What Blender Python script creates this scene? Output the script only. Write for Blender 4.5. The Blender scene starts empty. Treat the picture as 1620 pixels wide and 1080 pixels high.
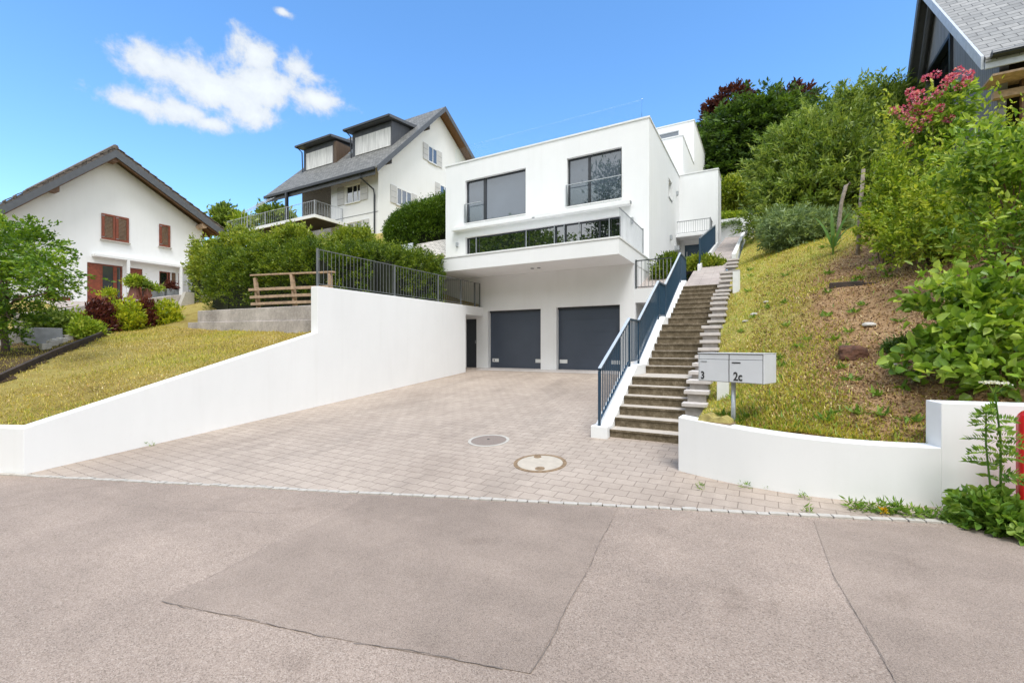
import bpy, bmesh, math, random
import numpy as np
from mathutils import Vector

R = math.radians
sc = bpy.context.scene
C = sc.collection

# ------------------------------------------------------------------ camera
YAW = math.atan(400 / 710.0)
EYE = 1.6
cam = bpy.data.cameras.new('camera')
cam.sensor_width = 36.0
cam.lens = 710.0 / 1620.0 * 36.0
cam.shift_y = 7.0 / 1620.0
cam.clip_end = 2000
cam_o = bpy.data.objects.new('camera', cam)
C.objects.link(cam_o)
cam_o.location = (0, 0, EYE)
cam_o.rotation_euler = (R(90), 0, YAW)
sc.camera = cam_o

# ------------------------------------------------------------------ exposure
sc.view_settings.view_transform = 'Standard'
sc.view_settings.look = 'None'
sc.view_settings.gamma = 1.0
sc.view_settings.use_curve_mapping = False
sc.view_settings.exposure = 0.95
sc.cycles.use_denoising = True
sc.cycles.max_bounces = 8
sc.cycles.transparent_max_bounces = 16

# ------------------------------------------------------------------ sun
SUN_EL, SUN_AZ = 62.0, 140.0          # azimuth clockwise from +Y
sun = bpy.data.lights.new('sun', 'SUN')
sun.energy = 1.5
sun.angle = R(22)
sun.color = (1.0, 0.99, 0.975)
sun_o = bpy.data.objects.new('sun', sun)
C.objects.link(sun_o)
sun_o.rotation_euler = (R(90 - SUN_EL), 0, R(180 - SUN_AZ))
sun_o.location = (10, -10, 30)

# ------------------------------------------------------------------ sky (clear ahead, bright cloud deck overhead and behind)
world = bpy.data.worlds.new('World')
sc.world = world
world.use_nodes = True
wt = world.node_tree
wt.nodes.clear()


def wn(t, **k):
    n = wt.nodes.new(t)
    for a, b in k.items():
        setattr(n, a, b)
    return n


def wl(a, b):
    wt.links.new(a, b)


def wmath(op, a, b=None, c=None, clamp=False):
    n = wn('ShaderNodeMath', operation=op, use_clamp=clamp)
    for i, v in enumerate((a, b, c)):
        if v is None:
            continue
        if isinstance(v, (int, float)):
            n.inputs[i].default_value = v
        else:
            wl(v, n.inputs[i])
    return n.outputs[0]


def wdot(vec, d):
    n = wn('ShaderNodeVectorMath', operation='DOT_PRODUCT')
    wl(vec, n.inputs[0])
    n.inputs[1].default_value = d
    return n.outputs['Value']


def wsmooth(v, a, b):
    n = wn('ShaderNodeMapRange', interpolation_type='SMOOTHSTEP')
    wl(v, n.inputs['Value'])
    n.inputs['From Min'].default_value = a
    n.inputs['From Max'].default_value = b
    return n.outputs[0]


tc = wn('ShaderNodeTexCoord')
DIR = tc.outputs['Generated']
sky = wn('ShaderNodeTexSky', sky_type='NISHITA')
sky.sun_disc = False
sky.sun_elevation = R(SUN_EL)
sky.sun_rotation = R(SUN_AZ)
sky.altitude = 600
sky.air_density = 1.0
sky.dust_density = 0.35
sky.ozone_density = 3.0
bg_sky = wn('ShaderNodeBackground')
bg_sky.inputs[1].default_value = 0.15
hsv = wn('ShaderNodeHueSaturation')
hsv.inputs['Saturation'].default_value = 1.17
hsv.inputs['Value'].default_value = 1.17
hsv.inputs['Hue'].default_value = 0.498
wl(sky.outputs[0], hsv.inputs['Color'])
wl(hsv.outputs[0], bg_sky.inputs[0])

fw = Vector((-math.sin(YAW), math.cos(YAW), 0))
# cloud deck: everything away from the clear half of the sky
elev_fw = (Vector((-math.sin(YAW), math.cos(YAW), 0.35))).normalized()
nz = wn('ShaderNodeTexNoise')
nz.inputs['Scale'].default_value = 2.6
nz.inputs['Detail'].default_value = 6
wl(DIR, nz.inputs['Vector'])
deck = wmath('ADD', wdot(DIR, tuple(elev_fw)), wmath('MULTIPLY', nz.outputs['Fac'], 0.22))
deck_mask = wsmooth(deck, 0.60, 0.42)
# the single heap cloud
CW = 0.36


def pdir(px, py):
    t = (px - 810) / 710.0
    s, c = math.sin(YAW), math.cos(YAW)
    return Vector((-s + t * c, c + t * s, -(py - 547) / 710.0)).normalized()


cc = pdir(365, 132)
e1 = Vector((cc.y, -cc.x, 0)).normalized()
e2 = e1.cross(cc)
warp = wn('ShaderNodeTexNoise')
warp.inputs['Scale'].default_value = 17.0
warp.inputs['Detail'].default_value = 9
warp.inputs['Roughness'].default_value = 0.62
warp.inputs['Distortion'].default_value = 0.15
wl(DIR, warp.inputs['Vector'])
wf = warp.outputs['Fac']


def blob(px, py, rx, ry):
    d = pdir(px, py)
    a = Vector((d.y, -d.x, 0)).normalized()
    b = a.cross(d)
    u = wmath('DIVIDE', wdot(DIR, tuple(a)), rx)
    v = wmath('DIVIDE', wdot(DIR, tuple(b)), ry)
    r = wmath('SQRT', wmath('ADD', wmath('MULTIPLY', u, u), wmath('MULTIPLY', v, v)))
    return wmath('SUBTRACT', 1.0, r)


den = None
for bl in ((232, 95, .070, .032), (290, 108, .080, .044), (345, 148, .110, .064), (402, 85, .048, .044), (425, 142, .100, .055),
           (410, 185, .06, .036), (500, 158, .075, .032), (475, 112, .05, .036), (215, 162, .055, .026), (447, 19, .020, .010),
           (300, 180, .06, .03), (330, 195, .05, .02)):
    b_ = blob(*bl)
    den = b_ if den is None else wmath('SMOOTH_MAX', den, b_, 0.12)
dens = wmath('ADD', den, wmath('MULTIPLY', wmath('SUBTRACT', wf, 0.51), 2.5))
fwmask = wsmooth(wdot(DIR, tuple(fw)), 0.2, 0.4)
heap = wmath('MULTIPLY', wsmooth(dens, 0.02, 0.70), fwmask)
heap = wmath('MULTIPLY', heap, 0.93)
mask = wmath('MAXIMUM', heap, deck_mask)
bg_cl = wn('ShaderNodeBackground')
bg_cl.inputs[0].default_value = (0.905, 0.955, 1.0, 1)
cst = wn('ShaderNodeMapRange')
wl(nz.outputs['Fac'], cst.inputs['Value'])
cst.inputs['From Min'].default_value = 0.3
cst.inputs['From Max'].default_value = 0.7
cst.inputs['To Min'].default_value = 0.72
cst.inputs['To Max'].default_value = 1.0
hst = wn('ShaderNodeMapRange')
wl(dens, hst.inputs['Value'])
hst.inputs['From Min'].default_value = 0.2
hst.inputs['From Max'].default_value = 1.1
hst.inputs['To Min'].default_value = 0.43
hst.inputs['To Max'].default_value = 0.56
mst = wn('ShaderNodeMix', data_type='FLOAT')
wl(fwmask, mst.inputs[0])
wl(cst.outputs[0], mst.inputs[2])
wl(hst.outputs[0], mst.inputs[3])
wl(mst.outputs[0], bg_cl.inputs[1])
mixw = wn('ShaderNodeMixShader')
wl(mask, mixw.inputs[0])
wl(bg_sky.outputs[0], mixw.inputs[1])
wl(bg_cl.outputs[0], mixw.inputs[2])
wo = wn('ShaderNodeOutputWorld')
wl(mixw.outputs[0], wo.inputs[0])


# ------------------------------------------------------------------ helpers: real positions read off the survey of the photograph
S_, C_ = math.sin(YAW), math.cos(YAW)


def ray(px, py):
    t = (px - 810) / 710.0
    return Vector((-S_ + t * C_, C_ + t * S_, -(py - 547) / 710.0))


def atY(px, py, Y):
    r = ray(px, py)
    k = Y / r.y
    return Vector((r.x * k, Y, EYE + r.z * k))


def atX(px, py, X):
    r = ray(px, py)
    k = X / r.x
    return Vector((X, r.y * k, EYE + r.z * k))


def drive_z(x, y):
    return 0.105 + 0.084 * (y - 7.0)


KA = Vector((0.957, 0.291))
KA.normalize()
KN = Vector((KA.y, -KA.x))               # towards the camera side of the kerb
K0 = Vector((-1.594, 4.625))


def kerb_pt(s, n=0.0):
    p = K0 + KA * s + KN * n
    return p


def road_z(x, y):
    s = (Vector((x, y)) - K0).dot(KA)
    n = (Vector((x, y)) - K0).dot(KN)
    return -0.094 + 0.0244 * s - 0.008 * n


def tps(pts):
    P = np.array([(p[0], p[1]) for p in pts], float)
    z = np.array([p[2] for p in pts], float)
    n = len(P)
    d = np.linalg.norm(P[:, None] - P[None], axis=2)
    K = np.where(d > 0, d * d * np.log(d + 1e-9), 0) + np.eye(n) * 0.02
    A = np.zeros((n + 3, n + 3))
    A[:n, :n] = K
    A[:n, n] = 1
    A[:n, n + 1:] = P
    A[n, :n] = 1
    A[n + 1:, :n] = P.T
    b = np.concatenate([z, np.zeros(3)])
    w = np.linalg.solve(A, b)

    def f(x, y):
        x = np.atleast_1d(np.asarray(x, float))
        y = np.atleast_1d(np.asarray(y, float))
        out = np.zeros(len(x))
        for i0 in range(0, len(x), 20000):
            xs, ys = x[i0:i0 + 20000], y[i0:i0 + 20000]
            dd = np.hypot(xs[:, None] - P[None, :, 0], ys[:, None] - P[None, :, 1])
            U = np.where(dd > 0, dd * dd * np.log(dd + 1e-9), 0)
            out[i0:i0 + 20000] = U @ w[:n] + w[n] + w[n + 1] * xs + w[n + 2] * ys
        return out
    return f


# ------------------------------------------------------------------ materials
MATS = {}


class MT:
    def __init__(s, name):
        s.m = bpy.data.materials.new(name)
        s.m.use_nodes = True
        s.t = s.m.node_tree
        s.t.nodes.clear()
        s.out = s.n('ShaderNodeOutputMaterial')
        s.b = s.n('ShaderNodeBsdfPrincipled')
        s.l(s.b.outputs[0], s.out.inputs[0])
        s.geo = None

    def n(s, t, **k):
        n = s.t.nodes.new(t)
        for a, b in k.items():
            setattr(n, a, b)
        return n

    def l(s, a, b):
        s.t.links.new(a, b)

    def pos(s):
        if s.geo is None:
            s.geo = s.n('ShaderNodeNewGeometry')
        return s.geo.outputs['Position']

    def noise(s, scale, detail=4, rough=0.5, vec=None, stretch=None):
        n = s.n('ShaderNodeTexNoise')
        n.inputs['Scale'].default_value = scale
        n.inputs['Detail'].default_value = detail
        n.inputs['Roughness'].default_value = rough
        v = vec or s.pos()
        if stretch:
            mp = s.n('ShaderNodeMapping')
            mp.inputs['Scale'].default_value = stretch
            s.l(v, mp.inputs[0])
            v = mp.outputs[0]
        s.l(v, n.inputs['Vector'])
        return n.outputs['Fac']

    def ramp(s, fac, stops):
        r = s.n('ShaderNodeValToRGB')
        el = r.color_ramp.elements
        while len(el) < len(stops):
            el.new(0.5)
        for e, (p, c) in zip(el, stops):
            e.position = p
            e.color = (c[0], c[1], c[2], 1) if not isinstance(c, (int, float)) else (c, c, c, 1)
        s.l(fac, r.inputs[0])
        return r.outputs[0]

    def mix(s, fac, a, b, mode='MIX'):
        m = s.n('ShaderNodeMix', data_type='RGBA', blend_type=mode)
        for sock, v in ((m.inputs[0], fac), (m.inputs[6], a), (m.inputs[7], b)):
            if isinstance(v, (int, float)):
                sock.default_value = v
            elif isinstance(v, tuple):
                sock.default_value = (v[0], v[1], v[2], 1)
            else:
                s.l(v, sock)
        return m.outputs[2]

    def math(s, op, a, b=None, clamp=False):
        m = s.n('ShaderNodeMath', operation=op, use_clamp=clamp)
        for i, v in enumerate((a, b)):
            if v is None:
                continue
            if isinstance(v, (int, float)):
                m.inputs[i].default_value = v
            else:
                s.l(v, m.inputs[i])
        return m.outputs[0]

    def col(s, v):
        if isinstance(v, tuple):
            s.b.inputs['Base Color'].default_value = (v[0], v[1], v[2], 1)
        else:
            s.l(v, s.b.inputs['Base Color'])
        return s

    def bump(s, h, strength=0.3, dist=0.02):
        b = s.n('ShaderNodeBump')
        b.inputs['Strength'].default_value = strength
        b.inputs['Distance'].default_value = dist
        s.l(h, b.inputs['Height'])
        s.l(b.outputs[0], s.b.inputs['Normal'])
        return s

    def set(s, **k):
        for a, v in k.items():
            s.b.inputs[a.replace('_', ' ')].default_value = v
        return s


def mat(name):
    def deco(fn):
        m = MT(name)
        fn(m)
        MATS[name] = m.m
        return fn
    return deco


def simple(name, c, rough=0.5, metal=0.0, var=0.12, nscale=6.0, bump=0.0, bscale=60.0, spec=0.5):
    m = MT(name)
    n = m.noise(nscale, 5)
    lo = tuple(x * (1 - var) for x in c)
    hi = tuple(min(1, x * (1 + var)) for x in c)
    m.col(m.ramp(n, [(0.3, lo), (0.7, hi)]))
    m.set(Roughness=rough, Metallic=metal)
    m.b.inputs['Specular IOR Level'].default_value = spec
    if bump:
        m.bump(m.noise(bscale, 5), bump, 0.01)
    MATS[name] = m.m
    return m.m


def stucco(name, c, grime=0.05):
    m = MT(name)
    n1 = m.noise(0.7, 6, 0.6)
    n2 = m.noise(3.0, 5, 0.6, stretch=(1, 1, 0.25))
    f = m.math('ADD', m.math('MULTIPLY', n1, 0.6), m.math('MULTIPLY', n2, 0.4))
    col = m.ramp(f, [(0.3, tuple(x * (1 - grime) for x in c)), (0.62, c)])
    strk = m.ramp(m.noise(7.0, 4, 0.55, stretch=(1, 1, 0.06)), [(0.30, (0.93, 0.925, 0.91)), (0.46, (1, 1, 1))])
    col = m.mix(0.22, col, strk, 'MULTIPLY')
    spl = m.ramp(m.noise(26, 3, 0.6), [(0.26, (0.86, 0.84, 0.80)), (0.36, (1, 1, 1))])
    col = m.mix(0.2, col, spl, 'MULTIPLY')
    m.col(col)
    m.set(Roughness=0.85)
    m.b.inputs['Specular IOR Level'].default_value = 0.25
    m.bump(m.noise(220, 3), 0.18, 0.004)
    MATS[name] = m.m


stucco('stucco', (0.84, 0.84, 0.84))
stucco('stucco_old', (0.80, 0.80, 0.80), 0.05)
simple('coping', (0.78, 0.78, 0.77), 0.5, 0, 0.04)
simple('soffit', (0.72, 0.71, 0.69), 0.8, 0, 0.03)
simple('garage_grey', (0.055, 0.070, 0.100), 0.42, 0.0, 0.06, 2.0)
simple('navy_metal', (0.022, 0.055, 0.095), 0.32, 0.0, 0.12, 8.0)
simple('rail_dark', (0.030, 0.038, 0.045), 0.4, 0.0, 0.15, 8.0)
simple('rail_mid', (0.15, 0.16, 0.17), 0.45, 0.0, 0.1)
simple('rail_grey', (0.30, 0.31, 0.32), 0.4, 0.4, 0.1)
simple('handrail_pale', (0.62, 0.66, 0.70), 0.25, 0.3, 0.05)
simple('frame_dark', (0.030, 0.034, 0.042), 0.4, 0.0, 0.1)
simple('frame_grey', (0.16, 0.17, 0.19), 0.4, 0.2, 0.1)
simple('white_paint', (0.75, 0.75, 0.74), 0.45, 0, 0.05)
simple('shutter_grey', (0.52, 0.51, 0.50), 0.6, 0, 0.06)
simple('rust_wood', (0.20, 0.045, 0.018), 0.5, 0, 0.3, 10, 0.15, 40)
simple('brown_wood', (0.16, 0.085, 0.045), 0.6, 0, 0.3, 8, 0.2, 50)
simple('fence_wood', (0.42, 0.29, 0.19), 0.7, 0, 0.25, 9, 0.3, 60)
simple('old_plank', (0.050, 0.035, 0.028), 0.8, 0, 0.4, 7, 0.5, 40)
simple('soffit_wood', (0.17, 0.085, 0.035), 0.6, 0, 0.25, 9, 0.1, 40)
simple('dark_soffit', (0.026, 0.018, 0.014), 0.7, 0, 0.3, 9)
simple('gutter_dark', (0.030, 0.034, 0.040), 0.4, 0.3, 0.15)
simple('barge_grey', (0.090, 0.095, 0.105), 0.55, 0, 0.12)
simple('galvanised', (0.45, 0.47, 0.49), 0.38, 0.6, 0.1, 25)
simple('mailbox_grey', (0.64, 0.65, 0.675), 0.4, 0.05, 0.03)
simple('ink', (0.02, 0.02, 0.022), 0.5, 0, 0.05)
simple('red_paint', (0.55, 0.012, 0.014), 0.3, 0, 0.08)
simple('cast_iron', (0.27, 0.215, 0.18), 0.6, 0.1, 0.18, 90, 0.6, 160)
simple('rusty_rim', (0.26, 0.175, 0.10), 0.7, 0.1, 0.3, 20, 0.3, 80)
simple('pale_concrete', (0.46, 0.43, 0.385), 0.8, 0, 0.10, 12, 0.3, 70)
simple('cap_stone', (0.56, 0.51, 0.48), 0.8, 0, 0.10, 8, 0.3, 70)
simple('block_stone', (0.36, 0.33, 0.31), 0.85, 0, 0.2, 9, 0.4, 60)
simple('planter_grey', (0.24, 0.25, 0.26), 0.8, 0, 0.15, 6, 0.2, 60)
simple('terracotta', (0.17, 0.06, 0.04), 0.6, 0, 0.2)
simple('rock_rust', (0.11, 0.048, 0.028), 0.9, 0, 0.5, 14, 0.8, 30)
simple('pale_stone', (0.50, 0.47, 0.43), 0.9, 0, 0.2, 14, 0.6, 30)
simple('bark', (0.14, 0.105, 0.08), 0.9, 0, 0.35, 12, 0.6, 40)
simple('bark_pale', (0.30, 0.25, 0.20), 0.9, 0, 0.3, 14, 0.6, 40)
simple('hedge_shade', (0.020, 0.026, 0.010), 0.95, 0, 0.3)  # near-black colour standing for the shade inside the hedges
simple('skylight_metal', (0.40, 0.47, 0.55), 0.25, 0.4, 0.1)
simple('zinc_blue', (0.48, 0.51, 0.56), 0.5, 0.05, 0.1)
simple('cream', (0.6, 0.55, 0.4), 0.6, 0, 0.1)


def mk_concrete():
    m = MT('old_concrete')
    n1 = m.noise(1.1, 8, 0.65)
    n2 = m.noise(14, 6, 0.7)
    n3 = m.noise(120, 3)
    f = m.math('ADD', m.math('MULTIPLY', n1, 0.65), m.math('MULTIPLY', n2, 0.35))
    c = m.ramp(f, [(0.34, (0.25, 0.222, 0.205)), (0.5, (0.46, 0.41, 0.385)), (0.62, (0.60, 0.54, 0.51))])
    m.col(c)
    m.set(Roughness=0.9)
    m.bump(m.math('ADD', n2, m.math('MULTIPLY', n3, 0.6)), 0.5, 0.02)
    MATS['old_concrete'] = m.m


mk_concrete()


def mk_asphalt(name, dark, scale):
    m = MT(name)
    n0 = m.noise(0.35, 6, 0.6)
    n1 = m.noise(2.2, 6, 0.65)
    v = m.n('ShaderNodeTexVoronoi')
    v.inputs['Scale'].default_value = scale
    m.l(m.pos(), v.inputs['Vector'])
    vc = m.n('ShaderNodeSeparateColor')
    m.l(v.outputs['Color'], vc.inputs[0])
    stone = m.ramp(vc.outputs[0], [(0.0, (0.120, 0.096, 0.079)), (0.35, (0.197, 0.158, 0.133)), (0.8, (0.226, 0.184, 0.157)), (1.0, (0.275, 0.232, 0.200))])
    big = m.ramp(m.math('ADD', m.math('MULTIPLY', n0, 0.6), m.math('MULTIPLY', n1, 0.4)),
                 [(0.36, (0.80 * dark, 0.78 * dark, 0.76 * dark)), (0.64, (1.12 * dark, 1.09 * dark, 1.06 * dark))])
    mp = m.n('ShaderNodeMapping')
    mp.inputs['Rotation'].default_value = (0, 0, -0.295)
    mp.inputs['Scale'].default_value = (0.10, 0.9, 1)
    m.l(m.pos(), mp.inputs[0])
    trk = m.ramp(m.noise(1.0, 5, 0.6, vec=mp.outputs[0]), [(0.40, (0.90, 0.895, 0.89)), (0.60, (1.04, 1.035, 1.03))])
    spots = m.ramp(m.noise(1.7, 3, 0.5), [(0.24, (0.80, 0.79, 0.78)), (0.36, (1.0, 1.0, 1.0))])
    big = m.mix(1.0, big, trk, 'MULTIPLY')
    big = m.mix(1.0, big, spots, 'MULTIPLY')
    m.col(m.mix(1.0, stone, big, 'MULTIPLY'))
    m.set(Roughness=0.88)
    m.b.inputs['Specular IOR Level'].default_value = 0.3
    h = m.math('ADD', m.math('MULTIPLY', v.outputs['Distance'], -1.0), m.math('MULTIPLY', m.noise(scale * 0.6, 3), 0.6))
    m.bump(h, 0.55, 0.006)
    MATS[name] = m.m


mk_asphalt('asphalt', 1.80, 165)
mk_asphalt('asphalt_patch', 1.70, 260)


def mk_paver():
    m = MT('paver')
    # rows of bricks run along X; rows wobble slightly so the joints zig-zag like interlocking blocks
    sep = m.n('ShaderNodeSeparateXYZ')
    m.l(m.pos(), sep.inputs[0])
    tri = m.n('ShaderNodeMath', operation='PINGPONG')
    m.l(sep.outputs[0], tri.inputs[0])
    tri.inputs[1].default_value = 0.061
    y2 = m.math('ADD', sep.outputs[1], m.math('MULTIPLY', tri.outputs[0], 0.20))
    cmb = m.n('ShaderNodeCombineXYZ')
    m.l(sep.outputs[0], cmb.inputs[0])
    m.l(y2, cmb.inputs[1])
    br = m.n('ShaderNodeTexBrick')
    m.l(cmb.outputs[0], br.inputs['Vector'])
    br.offset = 0.5
    br.inputs['Scale'].default_value = 1.0
    br.inputs['Brick Width'].default_value = 0.244
    br.inputs['Row Height'].default_value = 0.165
    br.inputs['Mortar Size'].default_value = 0.0048
    br.inputs['Mortar Smooth'].default_value = 0.25
    br.inputs['Bias'].default_value = 0.0
    br.inputs['Color1'].default_value = (0.385, 0.320, 0.268, 1)
    br.inputs['Color2'].default_value = (0.425, 0.355, 0.298, 1)
    br.inputs['Mortar'].default_value = (0.24, 0.195, 0.16, 1)
    n1 = m.noise(0.45, 6, 0.6)
    n2 = m.noise(7, 5, 0.6)
    n3 = m.noise(160, 3)
    g = m.ramp(m.math('ADD', m.math('MULTIPLY', n1, 0.7), m.math('MULTIPLY', n2, 0.3)), [(0.36, (0.82, 0.79, 0.77)), (0.62, (1.12, 1.11, 1.10))])
    c = m.mix(1.0, br.outputs['Color'], g, 'MULTIPLY')
    c = m.mix(1.0, c, m.ramp(n3, [(0.3, 0.86), (0.7, 1.12)]), 'MULTIPLY')
    # faint tyre tracks and old stains
    st = m.ramp(m.noise(0.9, 5, 0.7, stretch=(1.6, 0.35, 1)), [(0.34, 0.80), (0.50, 1.0)])
    c = m.mix(0.8, c, st, 'MULTIPLY')
    m.col(c)
    m.set(Roughness=0.86)
    h = m.math('ADD', m.math('MULTIPLY', br.outputs['Fac'], -1.0), m.math('MULTIPLY', n3, 0.15))
    m.bump(h, 0.7, 0.008)
    MATS['paver'] = m.m


mk_paver()


def mk_path():
    m = MT('path_paver')
    br = m.n('ShaderNodeTexBrick')
    m.l(m.pos(), br.inputs['Vector'])
    br.inputs['Scale'].default_value = 1.0
    br.inputs['Brick Width'].default_value = 0.6
    br.inputs['Row Height'].default_value = 0.13
    br.inputs['Mortar Size'].default_value = 0.006
    br.inputs['Color1'].default_value = (0.40, 0.34, 0.31, 1)
    br.inputs['Color2'].default_value = (0.46, 0.40, 0.365, 1)
    br.inputs['Mortar'].default_value = (0.25, 0.21, 0.19, 1)
    c = m.mix(1.0, br.outputs['Color'], m.ramp(m.noise(3, 5), [(0.3, 0.85), (0.7, 1.1)]), 'MULTIPLY')
    m.col(c)
    m.set(Roughness=0.85)
    m.bump(m.math('MULTIPLY', br.outputs['Fac'], -1.0), 0.5, 0.01)
    MATS['path_paver'] = m.m


mk_path()


def mk_step():
    m = MT('step_mossy')
    nrm = m.geo or None
    p = m.pos()
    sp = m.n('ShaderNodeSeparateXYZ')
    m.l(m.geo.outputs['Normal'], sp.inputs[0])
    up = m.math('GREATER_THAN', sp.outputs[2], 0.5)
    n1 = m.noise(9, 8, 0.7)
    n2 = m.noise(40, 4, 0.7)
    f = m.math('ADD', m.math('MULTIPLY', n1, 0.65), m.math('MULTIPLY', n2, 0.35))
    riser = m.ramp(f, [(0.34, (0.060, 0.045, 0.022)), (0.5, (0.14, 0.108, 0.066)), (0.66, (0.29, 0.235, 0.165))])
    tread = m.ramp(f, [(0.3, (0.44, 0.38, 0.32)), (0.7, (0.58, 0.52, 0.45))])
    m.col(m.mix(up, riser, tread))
    m.set(Roughness=0.9)
    m.bump(f, 0.5, 0.01)
    MATS['step_mossy'] = m.m


mk_step()


def mk_grassland(name, a, b, c, d):
    m = MT(name)
    n1 = m.noise(0.55, 6, 0.65)
    n2 = m.noise(5, 6, 0.7)
    n3 = m.noise(45, 5, 0.75)
    f = m.math('ADD', m.math('MULTIPLY', n1, 0.45), m.math('ADD', m.math('MULTIPLY', n2, 0.3), m.math('MULTIPLY', n3, 0.25)))
    m.col(m.ramp(f, [(0.36, a), (0.46, b), (0.54, c), (0.66, d)]))
    m.set(Roughness=0.95)
    m.b.inputs['Specular IOR Level'].default_value = 0.1
    m.bump(m.math('ADD', n3, n2), 0.9, 0.05)
    MATS[name] = m.m


mk_grassland('lawn_soil', (0.15, 0.115, 0.04), (0.33, 0.25, 0.075), (0.42, 0.34, 0.11), (0.22, 0.26, 0.05))
def mk_bank():
    """bare brown soil to the right of the steps, dry thatch and short grass beside them and uphill"""
    m = MT('bank_soil')
    n1 = m.noise(0.8, 6, 0.65)
    n2 = m.noise(6, 6, 0.7)
    n3 = m.noise(45, 5, 0.75)
    f = m.math('ADD', m.math('MULTIPLY', n1, 0.35), m.math('ADD', m.math('MULTIPLY', n2, 0.35), m.math('MULTIPLY', n3, 0.3)))
    soil = m.ramp(f, [(0.36, (0.20, 0.115, 0.058)), (0.46, (0.40, 0.24, 0.125)), (0.54, (0.52, 0.335, 0.185)), (0.66, (0.62, 0.44, 0.27))])
    thatch = m.ramp(f, [(0.36, (0.22, 0.15, 0.05)), (0.45, (0.42, 0.33, 0.09)), (0.51, (0.48, 0.42, 0.12)), (0.58, (0.33, 0.38, 0.06))])
    sp = m.n('ShaderNodeSeparateXYZ')
    m.l(m.pos(), sp.inputs[0])
    v = m.math('ADD', sp.outputs[0], m.math('MULTIPLY', sp.outputs[1], -0.05))
    v = m.math('ADD', v, m.math('MULTIPLY', m.math('SUBTRACT', n1, 0.5), 2.2))
    up = m.n('ShaderNodeMapRange', interpolation_type='SMOOTHSTEP')
    m.l(sp.outputs[1], up.inputs['Value'])
    up.inputs['From Min'].default_value = 11.5
    up.inputs['From Max'].default_value = 15.0
    v = m.math('SUBTRACT', v, m.math('MULTIPLY', up.outputs[0], 2.0))
    rt = m.n('ShaderNodeMapRange', interpolation_type='SMOOTHSTEP')
    m.l(sp.outputs[0], rt.inputs['Value'])
    rt.inputs['From Min'].default_value = 3.2
    rt.inputs['From Max'].default_value = 5.0
    v = m.math('SUBTRACT', v, m.math('MULTIPLY', rt.outputs[0], 12.0))
    k = m.n('ShaderNodeMapRange', interpolation_type='SMOOTHSTEP')
    m.l(v, k.inputs['Value'])
    k.inputs['From Min'].default_value = -0.55
    k.inputs['From Max'].default_value = 0.35
    m.col(m.mix(k.outputs[0], thatch, soil))
    m.set(Roughness=0.95)
    m.b.inputs['Specular IOR Level'].default_value = 0.1
    m.bump(m.math('ADD', n3, n2), 0.9, 0.05)
    MATS['bank_soil'] = m.m


mk_bank()
mk_grassland('far_ground', (0.04, 0.06, 0.015), (0.06, 0.085, 0.02), (0.08, 0.10, 0.03), (0.10, 0.11, 0.04))
mk_grassland('mulch', (0.035, 0.022, 0.014), (0.07, 0.045, 0.028), (0.11, 0.075, 0.045), (0.17, 0.12, 0.08))


def mk_slate(name, c1, c2, bw, rh, axis, mort=0.012):
    m = MT(name)
    p = m.pos()
    sp = m.n('ShaderNodeSeparateXYZ')
    m.l(p, sp.inputs[0])
    cmb = m.n('ShaderNodeCombineXYZ')
    m.l(sp.outputs[axis], cmb.inputs[0])
    m.l(sp.outputs[2], cmb.inputs[1])
    br = m.n('ShaderNodeTexBrick')
    m.l(cmb.outputs[0], br.inputs['Vector'])
    br.inputs['Scale'].default_value = 1.0
    br.inputs['Brick Width'].default_value = bw
    br.inputs['Row Height'].default_value = rh
    br.inputs['Mortar Size'].default_value = mort
    br.inputs['Mortar Smooth'].default_value = 0.2
    br.inputs['Color1'].default_value = (*c1, 1)
    br.inputs['Color2'].default_value = (*c2, 1)
    br.inputs['Mortar'].default_value = tuple(x * 0.35 for x in c1) + (1,)
    c = m.mix(1.0, br.outputs['Color'], m.ramp(m.noise(5, 6, 0.7), [(0.3, 0.8), (0.7, 1.15)]), 'MULTIPLY')
    m.col(c)
    m.set(Roughness=0.7)
    m.bump(m.math('MULTIPLY', br.outputs['Fac'], -1.0), 0.6, 0.02)
    MATS[name] = m.m


mk_slate('slate_pale', (0.22, 0.22, 0.22), (0.32, 0.315, 0.31), 0.46, 0.20, 0)
mk_slate('slate_grey', (0.125, 0.125, 0.118), (0.22, 0.215, 0.205), 0.30, 0.16, 0)
mk_slate('tile_brown', (0.13, 0.105, 0.085), (0.20, 0.16, 0.13), 0.34, 0.24, 1)
mk_slate('brick_pale', (0.55, 0.51, 0.47), (0.66, 0.62, 0.57), 0.28, 0.10, 0)
mk_slate('stone_wall', (0.30, 0.25, 0.20), (0.44, 0.38, 0.31), 0.5, 0.24, 0, 0.02)


def mk_boards(name, c, pitch, axis, dk=0.25):
    m = MT(name)
    sp = m.n('ShaderNodeSeparateXYZ')
    m.l(m.pos(), sp.inputs[0])
    fr = m.math('FRACT', m.math('DIVIDE', sp.outputs[axis], pitch))
    gap = m.ramp(fr, [(0.0, dk), (0.04 if dk > .5 else .1, 1.0), (0.96 if dk > .5 else .9, 1.0), (1.0, dk)])
    n = m.noise(6, 5, 0.6, stretch=(1, 1, 0.12))
    cc_ = m.ramp(n, [(0.3, tuple(x * 0.78 for x in c)), (0.7, tuple(x * 1.2 for x in c))])
    m.col(m.mix(1.0, cc_, gap, 'MULTIPLY'))
    m.set(Roughness=0.65)
    m.bump(gap, 0.6, 0.01)
    MATS[name] = m.m


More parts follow.
